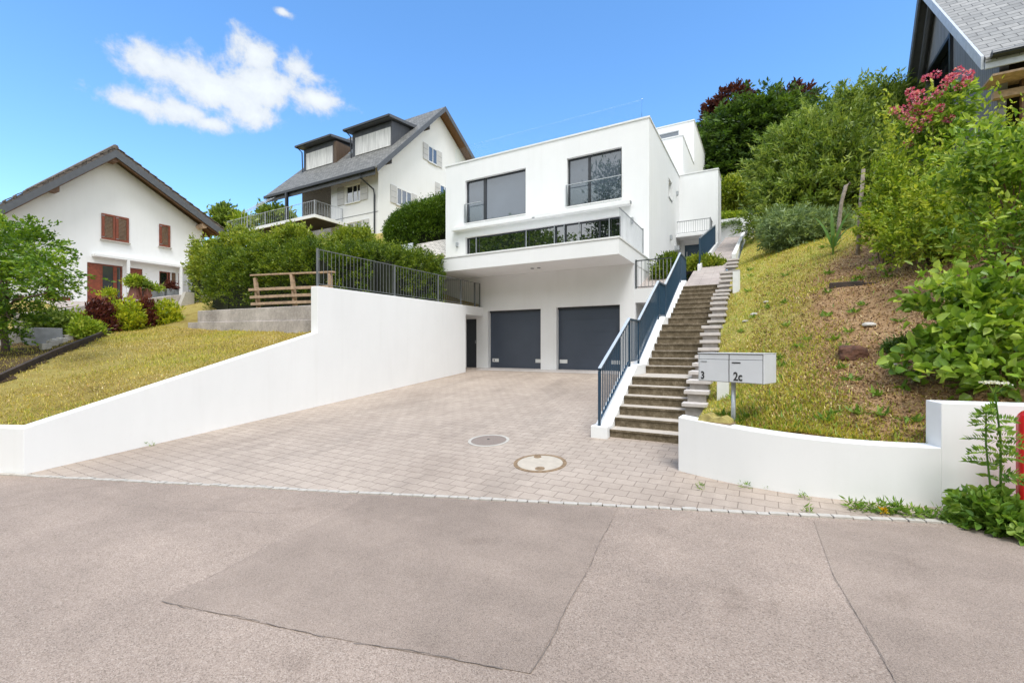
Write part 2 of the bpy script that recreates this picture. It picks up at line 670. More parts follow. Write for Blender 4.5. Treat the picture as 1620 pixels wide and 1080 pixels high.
mk_boards('boards_dark', (0.075, 0.080, 0.092), 0.14, 1)
mk_boards('boards_chalet', (0.24, 0.24, 0.25), 0.15, 1)
mk_boards('panel_pale', (0.66, 0.65, 0.63), 0.72, 0, .75)
mk_boards('boards_rust', (0.12, 0.030, 0.018), 0.10, 2)
mk_boards('boards_brown', (0.12, 0.075, 0.045), 0.16, 1)


def mk_glass(name, tint, ior, rough=0.015):
    m = MT(name)
    m.col(m.ramp(m.noise(0.8, 3), [(0.3, tuple(x * 0.8 for x in tint)), (0.7, tint)]))
    m.set(Roughness=rough, IOR=ior)
    m.bump(m.noise(0.9, 2), 0.03, 0.02)
    MATS[name] = m.m


mk_glass('glass_coated', (0.10, 0.125, 0.16), 2.1)
mk_glass('glass_dark', (0.012, 0.014, 0.016), 2.9, 0.008)
mk_glass('glass_old', (0.06, 0.065, 0.07), 1.8)


def mk_clear():
    m = MT('glass_clear')
    tr = m.n('ShaderNodeBsdfTransparent')
    tr.inputs[0].default_value = (0.965, 0.985, 0.985, 1)
    gl = m.n('ShaderNodeBsdfGlossy')
    gl.inputs['Roughness'].default_value = 0.02
    fr = m.n('ShaderNodeFresnel')
    fr.inputs[0].default_value = 1.18
    ms = m.n('ShaderNodeMixShader')
    m.l(fr.outputs[0], ms.inputs[0])
    m.l(tr.outputs[0], ms.inputs[1])
    m.l(gl.outputs[0], ms.inputs[2])
    m.l(ms.outputs[0], m.out.inputs[0])
    MATS['glass_clear'] = m.m


mk_clear()


def leaf(name, a, b, c, rough=0.45, trans=0.38):
    m = MT(name)
    at = m.n('ShaderNodeAttribute', attribute_name='tint')
    n = m.noise(0.9, 4, 0.6)
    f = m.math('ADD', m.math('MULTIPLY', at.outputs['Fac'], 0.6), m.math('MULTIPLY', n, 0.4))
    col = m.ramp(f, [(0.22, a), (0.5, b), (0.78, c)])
    m.col(col)
    m.set(Roughness=rough)
    m.b.inputs['Specular IOR Level'].default_value = 0.35
    tl = m.n('ShaderNodeBsdfTranslucent')
    m.l(m.mix(1.0, col, (1.25, 1.2, 0.55), 'MULTIPLY'), tl.inputs[0])
    ms = m.n('ShaderNodeMixShader')
    ms.inputs[0].default_value = trans
    m.l(m.b.outputs[0], ms.inputs[1])
    m.l(tl.outputs[0], ms.inputs[2])
    m.l(ms.outputs[0], m.out.inputs[0])
    MATS[name] = m.m


leaf('leaf_hedge', (0.032, 0.065, 0.007), (0.1, 0.17, 0.013), (0.31, 0.38, 0.035))
leaf('leaf_clipped', (0.03, 0.07, 0.009), (0.085, 0.165, 0.014), (0.2, 0.3, 0.035))
leaf('leaf_laurel', (0.075, 0.13, 0.015), (0.25, 0.33, 0.035), (0.48, 0.5, 0.09), 0.35)
leaf('leaf_maple', (0.05, 0.115, 0.012), (0.13, 0.25, 0.02), (0.33, 0.46, 0.05))
leaf('leaf_dark', (0.027, 0.057, 0.014), (0.061, 0.121, 0.019), (0.135, 0.216, 0.038))
leaf('leaf_purple', (0.039, 0.013, 0.013), (0.078, 0.023, 0.023), (0.143, 0.046, 0.039))
leaf('leaf_feather', (0.055, 0.105, 0.022), (0.185, 0.275, 0.045), (0.42, 0.5, 0.13))
leaf('leaf_blue', (0.100, 0.150, 0.068), (0.182, 0.264, 0.115), (0.365, 0.456, 0.216))
leaf('leaf_big', (0.085, 0.178, 0.019), (0.220, 0.356, 0.041), (0.473, 0.594, 0.114), 0.35)
leaf('leaf_fresh', (0.128, 0.217, 0.018), (0.292, 0.404, 0.037), (0.547, 0.590, 0.089))
leaf('leaf_yellow', (0.135, 0.230, 0.016), (0.378, 0.446, 0.027), (0.675, 0.648, 0.047))
leaf('leaf_red', (0.061, 0.016, 0.016), (0.135, 0.034, 0.030), (0.230, 0.081, 0.047))
leaf('petal_pink', (0.52, 0.05, 0.17), (0.7, 0.15, 0.32), (0.86, 0.5, 0.6), 0.5)
leaf('petal_white', (0.650, 0.650, 0.620), (0.750, 0.750, 0.720), (0.850, 0.850, 0.820), 0.6)
leaf('petal_yellow', (0.600, 0.350, 0.010), (0.700, 0.450, 0.010), (0.800, 0.550, 0.020), 0.6)
leaf('blade_lawn', (0.24, 0.22, 0.04), (0.52, 0.42, 0.085), (0.78, 0.62, 0.18), 0.6)
leaf('blade_bank', (0.22, 0.29, 0.035), (0.46, 0.46, 0.065), (0.76, 0.67, 0.16), 0.6)
leaf('blade_straw', (0.378, 0.220, 0.089), (0.643, 0.423, 0.194), (0.800, 0.709, 0.386), 0.7, 0.1)
leaf('leaf_weed', (0.095, 0.203, 0.027), (0.189, 0.324, 0.047), (0.338, 0.459, 0.095))
leaf('leaf_far', (0.08, 0.15, 0.015), (0.16, 0.27, 0.025), (0.27, 0.37, 0.04))

# ------------------------------------------------------------------ mesh building
ROOT = {}


class MB:
    def __init__(s):
        s.v, s.f = [], []

    def quad(s, a, b, c, d):
        i = len(s.v)
        s.v += [tuple(a), tuple(b), tuple(c), tuple(d)]
        s.f.append((i, i + 1, i + 2, i + 3))

    def poly(s, pts):
        i = len(s.v)
        s.v += [tuple(p) for p in pts]
        s.f.append(tuple(range(i, i + len(pts))))

    def box(s, x0, x1, y0, y1, z0, z1):
        i = len(s.v)
        s.v += [(x0, y0, z0), (x1, y0, z0), (x1, y1, z0), (x0, y1, z0), (x0, y0, z1), (x1, y0, z1), (x1, y1, z1), (x0, y1, z1)]
        for q in ((0, 3, 2, 1), (4, 5, 6, 7), (0, 1, 5, 4), (1, 2, 6, 5), (2, 3, 7, 6), (3, 0, 4, 7)):
            s.f.append(tuple(i + k for k in q))
        return s

    def prism(s, pts, vec):
        """pts: planar polygon (3D), extruded along vec"""
        n = len(pts)
        i = len(s.v)
        v = Vector(vec)
        s.v += [tuple(p) for p in pts] + [tuple(Vector(p) + v) for p in pts]
        nr = Vector((0, 0, 0))
        for k in range(n):
            a, b = Vector(pts[k]), Vector(pts[(k + 1) % n])
            nr += a.cross(b)
        flip = nr.dot(v) > 0
        a = list(range(i, i + n))
        b = list(range(i + n, i + 2 * n))
        s.f.append(tuple(reversed(a)) if flip else tuple(a))
        s.f.append(tuple(b) if flip else tuple(reversed(b)))
        for k in range(n):
            q = (a[k], a[(k + 1) % n], b[(k + 1) % n], b[k])
            s.f.append(q if flip else tuple(reversed(q)))
        return s

    def beam(s, a, b, w, h, up=(0, 0, 1)):
        """rectangular bar from a to b, w across, h in the up direction"""
        a, b = Vector(a), Vector(b)
        d = (b - a).normalized()
        u = Vector(up)
        sd = d.cross(u)
        if sd.length < 1e-5:
            sd = Vector((1, 0, 0))
        sd.normalize()
        u2 = sd.cross(d)
        pts = [a + sd * (w / 2 * i) + u2 * (h / 2 * j) for i, j in ((-1, -1), (1, -1), (1, 1), (-1, 1))]
        return s.prism(pts, b - a)

    def tube(s, pts, radii, n=8, cap=True):
        pts = [Vector(p) for p in pts]
        if isinstance(radii, (int, float)):
            radii = [radii] * len(pts)
        rings = []
        for k, p in enumerate(pts):
            d = (pts[min(k + 1, len(pts) - 1)] - pts[max(k - 1, 0)]).normalized()
            u = d.orthogonal().normalized() if abs(d.z) > 0.9 else d.cross(Vector((0, 0, 1))).normalized()
            w = d.cross(u)
            i = len(s.v)
            for q in range(n):
                a = 2 * math.pi * q / n
                s.v.append(tuple(p + (u * math.cos(a) + w * math.sin(a)) * radii[k]))
            rings.append(i)
        for r0, r1 in zip(rings, rings[1:]):
            for q in range(n):
                s.f.append((r0 + q, r0 + (q + 1) % n, r1 + (q + 1) % n, r1 + q))
        if cap:
            s.f.append(tuple(reversed(range(rings[0], rings[0] + n))))
            s.f.append(tuple(range(rings[-1], rings[-1] + n)))
        return s

    def disc(s, c, r, z0, z1, n=40, r_in=0.0, slope=None):
        cx, cy = c
        i = len(s.v)
        zz = (lambda x, y: 0.0) if slope is None else slope
        prof = [(r_in, z0), (r, z0), (r, z1), (r_in, z1)] if r_in > 0 else [(r, z0), (r, z1)]
        for q in range(n):
            a = 2 * math.pi * q / n
            for (rr, z) in prof:
                x, y = cx + rr * math.cos(a), cy + rr * math.sin(a)
                s.v.append((x, y, z + zz(x, y)))
        m = len(prof)
        for q in range(n):
            q2 = (q + 1) % n
            for k in range(m if r_in > 0 else 1):
                k2 = (k + 1) % m
                s.f.append((i + q * m + k, i + q2 * m + k, i + q2 * m + k2, i + q * m + k2))
        if r_in <= 0:
            s.f.append(tuple(i + q * m + 1 for q in range(n)))
            s.f.append(tuple(reversed([i + q * m for q in range(n)])))
        return s

    def wall(s, axis, p0, p1, u0, u1, v0, v1, holes=()):
        """slab between planes p0 and p1; axis 'Y': u = X, 'X': u = Y; v = Z; holes (ua,ub,va,vb) cut through"""
        us = sorted({u0, u1, *[min(max(h[k], u0), u1) for h in holes for k in (0, 1)]})
        vs = sorted({v0, v1, *[min(max(h[k], v0), v1) for h in holes for k in (2, 3)]})

        def solid(i, j):
            if i < 0 or j < 0 or i >= len(us) - 1 or j >= len(vs) - 1:
                return False
            um, vm = (us[i] + us[i + 1]) / 2, (vs[j] + vs[j + 1]) / 2
            return not any(h[0] < um < h[1] and h[2] < vm < h[3] for h in holes)

        idx = {}

        def vid(i, j, k):
            key = (i, j, k)
            if key not in idx:
                p = p1 if k else p0
                idx[key] = len(s.v)
                s.v.append((us[i], p, vs[j]) if axis == 'Y' else (p, us[i], vs[j]))
            return idx[key]
        for i in range(len(us) - 1):
            for j in range(len(vs) - 1):
                if not solid(i, j):
                    continue
                s.f.append((vid(i, j, 0), vid(i + 1, j, 0), vid(i + 1, j + 1, 0), vid(i, j + 1, 0)))
                s.f.append((vid(i, j, 1), vid(i, j + 1, 1), vid(i + 1, j + 1, 1), vid(i + 1, j, 1)))
                if not solid(i - 1, j):
                    s.f.append((vid(i, j, 0), vid(i, j + 1, 0), vid(i, j + 1, 1), vid(i, j, 1)))
                if not solid(i + 1, j):
                    s.f.append((vid(i + 1, j, 0), vid(i + 1, j, 1), vid(i + 1, j + 1, 1), vid(i + 1, j + 1, 0)))
                if not solid(i, j - 1):
                    s.f.append((vid(i, j, 0), vid(i, j, 1), vid(i + 1, j, 1), vid(i + 1, j, 0)))
                if not solid(i, j + 1):
                    s.f.append((vid(i, j + 1, 0), vid(i + 1, j + 1, 0), vid(i + 1, j + 1, 1), vid(i, j + 1, 1)))
        return s

    def build(s, name, m, parent=None, smooth=False, bevel=0.0, origin=None):
        me = bpy.data.meshes.new(name)
        off = ROOT[parent] if parent is not None else Vector(origin or (0, 0, 0))
        me.from_pydata([(x - off.x, y - off.y, z - off.z) for x, y, z in s.v], [], s.f)
        bm = bmesh.new()
        bm.from_mesh(me)
        bmesh.ops.recalc_face_normals(bm, faces=bm.faces)
        bm.to_mesh(me)
        bm.free()
        me.materials.append(MATS[m])
        if smooth:
            me.polygons.foreach_set('use_smooth', [True] * len(me.polygons))
        o = bpy.data.objects.new(name, me)
        C.objects.link(o)
        if parent is not None:
            o.parent = parent
            ROOT[o] = off
        else:
            o.location = off
            ROOT[o] = Vector(off)
        if bevel:
            b = o.modifiers.new('bevel', 'BEVEL')
            b.width = bevel
            b.segments = 2
            b.limit_method = 'ANGLE'
        return o

    def solo(s, name, m, label, cat, group=None, **k):
        xs, ys, zs = zip(*s.v)
        o = s.build(name, m, None, origin=((min(xs) + max(xs)) / 2, (min(ys) + max(ys)) / 2, min(zs)), **k)
        tag(o, label, cat, group)
        return o


def tag(o, label=None, cat=None, group=None, kind=None):
    if label:
        o['label'] = label
    if cat:
        o['category'] = cat
    if group:
        o['group'] = group
    if kind:
        o['kind'] = kind
    return o


def thing(name, label, cat, loc=(0, 0, 0), group=None):
    o = bpy.data.objects.new(name, None)
    C.objects.link(o)
    o.location = loc
    o.empty_display_size = 0.2
    ROOT[o] = Vector(loc)
    return tag(o, label, cat, group)


def copy_tree(o, parent=None):
    c = o.copy()
    C.objects.link(c)
    if parent:
        c.parent = parent
    for ch in list(o.children):
        copy_tree(ch, c)
    return c


def inst(src, name, parent, delta):
    """another part sharing src's mesh, shifted by delta"""
    o = bpy.data.objects.new(name, src.data)
    C.objects.link(o)
    o.parent = parent
    o.location = Vector(delta)
    for md in src.modifiers:
        b = o.modifiers.new(md.name, md.type)
        b.width, b.segments, b.limit_method = md.width, md.segments, md.limit_method
    ROOT[o] = ROOT[parent]
    return o


def arrays_mesh(name, V, F4, tint, m):
    """V (n,3), F4 (k,4) quads, tint per face"""
    me = bpy.data.meshes.new(name)
    k = len(F4)
    me.vertices.add(len(V))
    me.vertices.foreach_set('co', np.ascontiguousarray(V, dtype=np.float32).ravel())
    me.loops.add(k * 4)
    me.loops.foreach_set('vertex_index', np.ascontiguousarray(F4, dtype=np.int32).ravel())
    me.polygons.add(k)
    me.polygons.foreach_set('loop_start', np.arange(0, k * 4, 4, dtype=np.int32))
    at = me.attributes.new('tint', 'FLOAT', 'FACE')
    at.data.foreach_set('value', np.ascontiguousarray(tint, dtype=np.float32))
    me.materials.append(MATS[m])
    me.update()
    me.validate()
    return me


def link_mesh(me, name, parent=None, loc=(0, 0, 0)):
    o = bpy.data.objects.new(name, me)
    C.objects.link(o)
    if parent is not None:
        o.parent = parent
        ROOT[o] = ROOT[parent]
    else:
        o.location = loc
        ROOT[o] = Vector(loc)
    return o


def leaves(name, P, D, L, W, m, parent=None, seed=1, fold=0.25, rnd=False, tint=None, loc=(0, 0, 0)):
    """one diamond-shaped leaf per point: base P, direction D, length L, width W"""
    rng = np.random.default_rng(seed)
    n = len(P)
    D = D / (np.linalg.norm(D, axis=1, keepdims=True) + 1e-9)
    r = rng.normal(size=(n, 3))
    r[:, 2] += 0.9
    S = np.cross(D, r)
    S /= np.linalg.norm(S, axis=1, keepdims=True) + 1e-9
    N = np.cross(S, D)
    L = L * rng.uniform(0.65, 1.25, n)[:, None] if np.isscalar(L) else L[:, None]
    W = L * W
    offv = np.array(ROOT[parent] if parent is not None else loc)
    if rnd:
        V = np.empty((n, 6, 3))
        V[:, 0] = P
        V[:, 1] = P + D * L * 0.30 + N * W * fold + S * W * 0.46
        V[:, 2] = P + D * L * 0.68 + N * W * fold * .8 + S * W * 0.40
        V[:, 3] = P + D * L - N * L * .12
        V[:, 4] = P + D * L * 0.68 + N * W * fold * .8 - S * W * 0.40
        V[:, 5] = P + D * L * 0.30 + N * W * fold - S * W * 0.46
        b6 = np.arange(n)[:, None] * 6
        F = np.concatenate([b6 + np.array([[0, 1, 2, 3]]), b6 + np.array([[0, 3, 4, 5]])], axis=1).reshape(-1, 4)
        V = V.reshape(-1, 3) - offv
    else:
        mid = P + D * L * 0.45 + N * W * fold
        V = np.empty((n, 4, 3))
        V[:, 0] = P
        V[:, 1] = mid + S * W * 0.5
        V[:, 2] = P + D * L
        V[:, 3] = mid - S * W * 0.5
        V = V.reshape(-1, 3) - offv
        F = np.arange(n * 4).reshape(n, 4)
    t = rng.uniform(0, 1, n) if tint is None else np.clip(tint + rng.normal(0, 0.18, n), 0, 1)
    if rnd:
        t = np.repeat(t, 2)
    me = arrays_mesh(name, V, F, t, m)
    return link_mesh(me, name, parent, loc)


def crown(blobs, nclump, per, spread, seed=0, zmin=None, flat=1.0, shell=0.22, outward=0.8, up=0.25, spray=0.0):
    """clumps scattered in the outer part of ellipsoids; returns points, directions, tints"""
    rng = np.random.default_rng(seed)
    B = np.array(blobs, float)
    wgt = (B[:, 3] * B[:, 4] + B[:, 4] * B[:, 5] + B[:, 3] * B[:, 5])
    wgt /= wgt.sum()
    bi = rng.choice(len(B), nclump, p=wgt)
    d = rng.normal(size=(nclump, 3))
    d /= np.linalg.norm(d, axis=1, keepdims=True)
    rr = 1.0 - np.abs(rng.normal(0, shell, nclump))
    rr = np.clip(rr, 0.1, 1) * (1 + rng.normal(0, 0.06, nclump))
    c = B[bi, :3] + d * B[bi, 3:6] * rr[:, None]
    if zmin is not None:
        ok = c[:, 2] > zmin(c[:, 0], c[:, 1]) if callable(zmin) else c[:, 2] > zmin
        c, d, bi = c[ok], d[ok], bi[ok]
    n = len(c)
    ctint = rng.normal(0.5, 0.16, n)
    if spray:
        ax = d * outward + rng.normal(0, .35, d.shape) * np.array([1, 1, flat]) + np.array([0, 0, up])
        ax /= np.linalg.norm(ax, axis=1, keepdims=True)
        ln = spray * rng.uniform(.5, 1.3, n)
        tt = rng.uniform(-.25, 1, n * per)
        A = np.repeat(ax, per, axis=0)
        P = np.repeat(c, per, axis=0) + A * (np.repeat(ln, per) * tt)[:, None] + rng.normal(0, 1, (n * per, 3)) * np.array([spread, spread, spread * flat]) * (1.1 - .7 * np.clip(tt, 0, 1))[:, None]
        P[:, 2] -= np.repeat(ln, per) * .18 * np.clip(tt, 0, 1) ** 2
        D = A * .75 + rng.normal(0, .55, (n * per, 3)) * np.array([1, 1, max(flat, .5)])
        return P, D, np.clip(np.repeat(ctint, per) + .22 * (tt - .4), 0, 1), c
    P = np.repeat(c, per, axis=0) + rng.normal(0, 1, (n * per, 3)) * np.array([spread, spread, spread * flat])
    D = np.repeat(d, per, axis=0) * outward + rng.normal(0, 0.6, (n * per, 3)) * np.array([1, 1, flat]) + np.array([0, 0, up])
    return P, D, np.repeat(ctint, per), c


def limb(mb, a, b, r0, r1, rng, n=5, wig=0.08, sides=7):
    a, b = Vector(a), Vector(b)
    pts, rad = [], []
    ln = (b - a).length
    for i in range(n + 1):
        t = i / n
        p = a.lerp(b, t)
        if 0 < i < n:
            p += Vector((rng.uniform(-1, 1), rng.uniform(-1, 1), rng.uniform(-.6, .6))) * wig * ln
        pts.append(p)
        rad.append(r0 + (r1 - r0) * t)
    mb.tube(pts, rad, sides)


def plant(name, label, cat, base, blobs, nclump, per, spread, L, W, lm, seed, group=None, trunk_r=0.06, nlimb=7, bark='bark', zmin=None,
          flat=1.0, shell=0.22, up=0.25, outward=0.8, fork=0.35, crown_name='crown', trunk_name='trunk', stems=1, rnd=False, shoots=0, spray=0.0):
    t = thing(name, label, cat, base, group)
    P, D, tn, cl = crown(blobs, nclump, per, spread, seed, zmin, flat, shell, outward, up, spray)
    if shoots:
        g_ = np.random.default_rng(seed + 5)
        hi_ = cl[np.argsort(-cl[:, 2] + g_.normal(0, .6, len(cl)))[:shoots]]
        for q in hi_:
            hgt = g_.uniform(.5, 1.5)
            k_ = int(26 * hgt)
            tt = g_.uniform(0, 1, k_)
            ax = np.array([g_.normal(0, .18), g_.normal(0, .18), 1.0])
            P = np.r_[P, q + ax * hgt * tt[:, None] + g_.normal(0, .03, (k_, 3))]
            D = np.r_[D, g_.normal(0, .5, (k_, 3)) + ax * .7]
            tn = np.r_[tn, g_.uniform(.4, .9, k_)]
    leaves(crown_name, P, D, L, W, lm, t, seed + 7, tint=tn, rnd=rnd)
    rng = random.Random(seed)
    mb = MB()
    b = Vector(base)
    cen = Vector(np.mean(cl, axis=0))
    top = b.lerp(cen, 0.95)
    if stems == 1:
        limb(mb, b - Vector((0, 0, 0.15)), top, trunk_r, trunk_r * 0.45, rng, 6, 0.02, 9)
    for i in range(nlimb):
        q = Vector(cl[rng.randrange(len(cl))])
        a = b.lerp(top, rng.uniform(fork, 0.95)) if stems == 1 else b + Vector((rng.uniform(-.12, .12), rng.uniform(-.12, .12), -0.05))
        limb(mb, a, a.lerp(q, 0.92), trunk_r * 0.45, trunk_r * 0.10, rng, 5, 0.05, 6)
    mb.build(trunk_name, bark, t, smooth=True)
    return t


def struct(name, mb, m, **k):
    o = mb.build(name, m, None, **k)
    o['kind'] = 'structure'
    return o


# ================================================================== SETTING: ground, road, driveway
def sheet(name, f, x0, x1, y0, y1, nx, ny, m, keep=None, smooth=True):
    xs, ys = np.linspace(x0, x1, nx), np.linspace(y0, y1, ny)
    gx, gy = np.meshgrid(xs, ys)
    z = f(gx.ravel(), gy.ravel())
    mb = MB()
    mb.v = list(zip(gx.ravel().tolist(), gy.ravel().tolist(), z.tolist()))
    for j in range(ny - 1):
        for i in range(nx - 1):
            a = j * nx + i
            if keep is None or keep((xs[i] + xs[i + 1]) / 2, (ys[j] + ys[j + 1]) / 2):
                mb.f.append((a, a + 1, a + nx + 1, a + nx))
    return struct(name, mb, m, smooth=smooth)


def bed_sheet(name, poly, zf, lift, m, step=.25):
    from mathutils.geometry import intersect_point_line
    xs = [q_[0] for q_ in poly]
    ys = [q_[1] for q_ in poly]

    def inside(x, y):
        c = False
        for (x1, y1), (x2, y2) in zip(poly, poly[1:] + poly[:1]):
            if (y1 > y) != (y2 > y) and x < (x2 - x1) * (y - y1) / (y2 - y1) + x1:
                c = not c
        return c
    return sheet(name, lambda x, y: zf(x, y) + lift, min(xs), max(xs), min(ys), max(ys), int((max(xs) - min(xs)) / step) + 2, int((max(ys) - min(ys)) / step) + 2, m, keep=inside)


sheet('ground', lambda x, y: np.clip(0.0244 * (x * KA.x + y * KA.y), -1.6, 1.6) - 0.75, -600, 600, -600, 600, 41, 41, 'far_ground')

mb = MB()
for i in range(60):
    s0, s1 = -90 + i * 3, -87 + i * 3
    q = []
    for (s, n) in ((s0, 0.05), (s0, 10), (s1, 10), (s1, 0.05)):
        p = kerb_pt(s, n)
        q.append((p.x, p.y, road_z(p.x, p.y)))
    mb.quad(*q)
struct('road', mb, 'asphalt')


def flat_patch(name, pts, m, lift):
    b = MB()
    b.poly([(x, y, road_z(x, y) + lift) for x, y in pts])
    return struct(name, b, m)


flat_patch('road_patch', [(-3.67, 1.53), (-2.4, 1.78), (-1.07, 2.10), (-1.15, 3.0), (-1.30, 4.30), (-1.33, 4.62), (-4.05, 3.79), (-3.86, 2.7)], 'asphalt_patch', 0.004)
flat_patch('road_patch', [(0.40, 5.08), (0.43, 4.0), (0.56, 2.95), (0.75, 1.2), (6.0, 1.0), (6.0, 6.78)], 'asphalt_patch', 0.004)

rng = random.Random(5)
seam = MB()


def seam_line(a, b, w=0.007):
    a, b = Vector(a), Vector(b)
    d = (b - a).normalized()
    n = Vector((d.y, -d.x))
    k = int((b - a).length / 0.05)
    L, Rr = [], []
    for i in range(k + 1):
        p = a.lerp(b, i / k) + n * (rng.uniform(-.005, .005) + .012 * math.sin(i * .31) * math.sin(i * .083 + 1))
        ww = w * rng.uniform(0.25, 1.0)
        L.append(p + n * ww / 2)
        Rr.append(p - n * ww / 2)
    on = True
    for i in range(k):
        on = (rng.random() < .93) if on else (rng.random() < .45)
        if not on:
            continue
        seam.quad(*[(p.x, p.y, road_z(p.x, p.y) + 0.007) for p in (L[i], L[i + 1], Rr[i + 1], Rr[i])])


seam_line((-3.67, 1.53), (-2.4, 1.78))
seam_line((-2.4, 1.78), (-1.07, 2.10), 0.010)
seam_line((-1.07, 2.10), (-1.15, 3.0))
seam_line((-1.15, 3.0), (-1.30, 4.30))
seam_line((0.43, 4.0), (0.56, 2.95), 0.004)
seam_line((0.56, 2.95), (0.75, 1.2), 0.005)
seam_line((-3.86, 2.7), (-3.67, 1.53), 0.004)
MATS['seam'] = simple('seam', (0.20, 0.165, 0.14), 0.9, 0, 0.4)
seam_line((-6.4, 2.30), (-4.25, 3.02), 0.005)
seam_line((-4.25, 3.02), (-4.1, 3.6), 0.004)
seam_line((-9.9, 1.25), (-6.4, 2.30), 0.004)
struct('road_seam', seam, 'seam')

mb = MB()
q = []
for p in (kerb_pt(-8.56, -0.0), kerb_pt(4.6, -0.0), Vector((2.8, 14.85)), Vector((-10.6, 14.85))):
    q.append((p.x, p.y, drive_z(p.x, p.y)))
mb.quad(*q)
struct('driveway', mb, 'paver')
mb = MB()
mb.quad(*[(x, y, drive_z(x, y) + 0.004) for x, y in ((-9.5, 14.05), (-2.6, 14.05), (-2.6, 14.84), (-9.5, 14.84))])
struct('garage_apron', mb, 'cap_stone')

mb = MB()
s = -8.9
while s < 30:
    ln = rng.uniform(0.10, 0.17)
    w = rng.uniform(0.055, 0.075)
    o = rng.uniform(-0.008, 0.008)
    zt = rng.uniform(0.008, 0.020)
    cs = []
    for (ss, nn) in ((s + 0.006, -w / 2 + o), (s + ln - 0.006, -w / 2 + o + rng.uniform(-.006, .006)), (s + ln - 0.006, w / 2 + o + rng.uniform(-.006, .006)), (s + 0.006, w / 2 + o)):
        p = kerb_pt(ss, nn + 0.03)
        cs.append((p.x, p.y, road_z(p.x, p.y) - 0.03))
    mb.prism(cs, (0, 0, 0.03 + zt))
    s += ln
simple('kerb_stone', (0.47, 0.435, 0.39), 0.85, 0, 0.12, 20, 0.4, 80)
struct('kerb', mb, 'kerb_stone')

# ------------------------------------------------------------------ terrain sheets
LEFT = tps([(-9.8, 2.3, .30), (-9.8, 4.5, 1.0), (-9.8, 7.1, 1.80), (-12, 2.0, .42), (-14, 2.9, .95), (-13.5, 2.0, .6), (-12, 5, 1.25), (-12, 7.6, 1.95), (-17, 7.6, 2.12),
            (-15, 5.0, 1.5), (-18.6, 6.2, 1.95), (-20, 4, 1.6), (-25, 5, 2.2), (-19.5, 7.4, 2.2), (-22.4, 9, 3.0), (-20, 0, .5), (-30, 0, .9), (-40, 0, 1.0),
            (-10.3, 7.4, 1.88), (-14, 7.7, 2.0), (-16, 7.8, 2.08), (-11, 8.6, 2.25), (-14, 8.8, 2.35), (-17, 9.0, 2.45), (-10, 10.5, 3.0), (-12, 10.5, 3.2), (-16, 10.5, 3.5), (-20, 11.2, 3.8), (-10, 14, 3.05), (-12.5, 14, 3.9),
            (-17, 14, 5.2), (-13.5, 16.5, 5.4), (-13.4, 18, 6.3), (-14, 22, 8.3), (-16, 17, 5.9), (-19, 18, 6.7), (-20, 21, 8.6), (-24, 23, 9.5), (-28, 21, 8.6), (-24, 16, 6.2), (-24, 12, 3.9),
            (-29, 11, 3.75), (-29, 7, 3.6), (-31, 14, 3.9), (-31, 6, 3.5), (-40, 10, 3.6), (-40, 20, 8), (-27, 27, 9.9), (-25, 35, 11), (-14, 30, 11), (-40, 35, 12), (-60, 20, 6), (-60, 0, 1), (-60, 50, 15), (-14, 50, 15)])
RIGHT = tps([(-0.7, 6.4, .55), (-0.75, 7.6, .62), (-0.75, 9.5, 1.45), (-0.75, 11.3, 2.12), (-0.75, 13.1, 2.95), (-0.75, 14.4, 3.6), (-0.8, 17, 4.25), (-0.8, 22, 5.85), (-0.5, 28, 7.75), (-1.0, 30, 9.2),
             (.3, 6.0, .58), (1.5, 6.15, .56), (.3, 7.6, 1.15), (1.1, 8, 1.42), (1.4, 7.6, 1.33), (1.1, 10.5, 2.68), (2.1, 11.5, 3.08), (2.36, 9.5, 2.38), (-.1, 10.5, 2.12), (1.4, 15, 4.43), (-.24, 22, 6.4),
             (2.8, 13, 3.98), (2.0, 6.6, 1.0), (3.0, 6.8, 1.05), (4, 9, 2.5), (2.9, 9.5, 2.75), (6, 7.2, 1.3), (6, 12, 4.0), (6, 20, 7.0), (3, 20, 6.2), (12, 10, 3.5), (12, 24, 8.5), (2, 28, 8.6), (6, 30, 10),
             (-2, 36, 11.0), (-12, 36, 11.5), (3, 42, 12.5), (-12, 46, 13.5), (25, 8, 2), (25, 30, 10), (20, 50, 15), (-15, 60, 16), (40, 60, 17), (40, 8, 2)])
wob = lambda x, y, a: a * (np.sin(x * 2.3 + y * 1.1) * np.cos(y * 1.9 - x * .7) + .5 * np.sin(x * 5.1 - y * 3.3))
lawn_z = lambda x, y: LEFT(x, y) + wob(np.asarray(x), np.asarray(y), 0.02)
bank_z = lambda x, y: RIGHT(x, y) + wob(np.asarray(x), np.asarray(y), 0.025) * np.clip((np.asarray(x) + 0.8) / 0.8, 0, 1)


def kerb_y(x):
    return K0.y + (x - K0.x) * KA.y / KA.x


def clamp_sheet(name, f, xs, ys, ylim, m):
    """terrain grid whose first row follows the line y = ylim(x)"""
    ny = len(ys)
    gx = np.tile(xs, ny)
    gy = np.repeat(ys, len(xs))
    gy = np.maximum(gy, ylim(gx) + np.repeat(np.arange(ny), len(xs)) * 1e-3)
    z = f(gx, gy)
    nx = len(xs)
    mb = MB()
    mb.v = list(zip(gx.tolist(), gy.tolist(), z.tolist()))
    for j in range(ny - 1):
        for i in range(nx - 1):
            k = j * nx + i
            if min(gy[k + nx] - gy[k], gy[k + nx + 1] - gy[k + 1]) > 0.005:
                mb.f.append((k, k + 1, k + nx + 1, k + nx))
    return struct(name, mb, m, smooth=True)


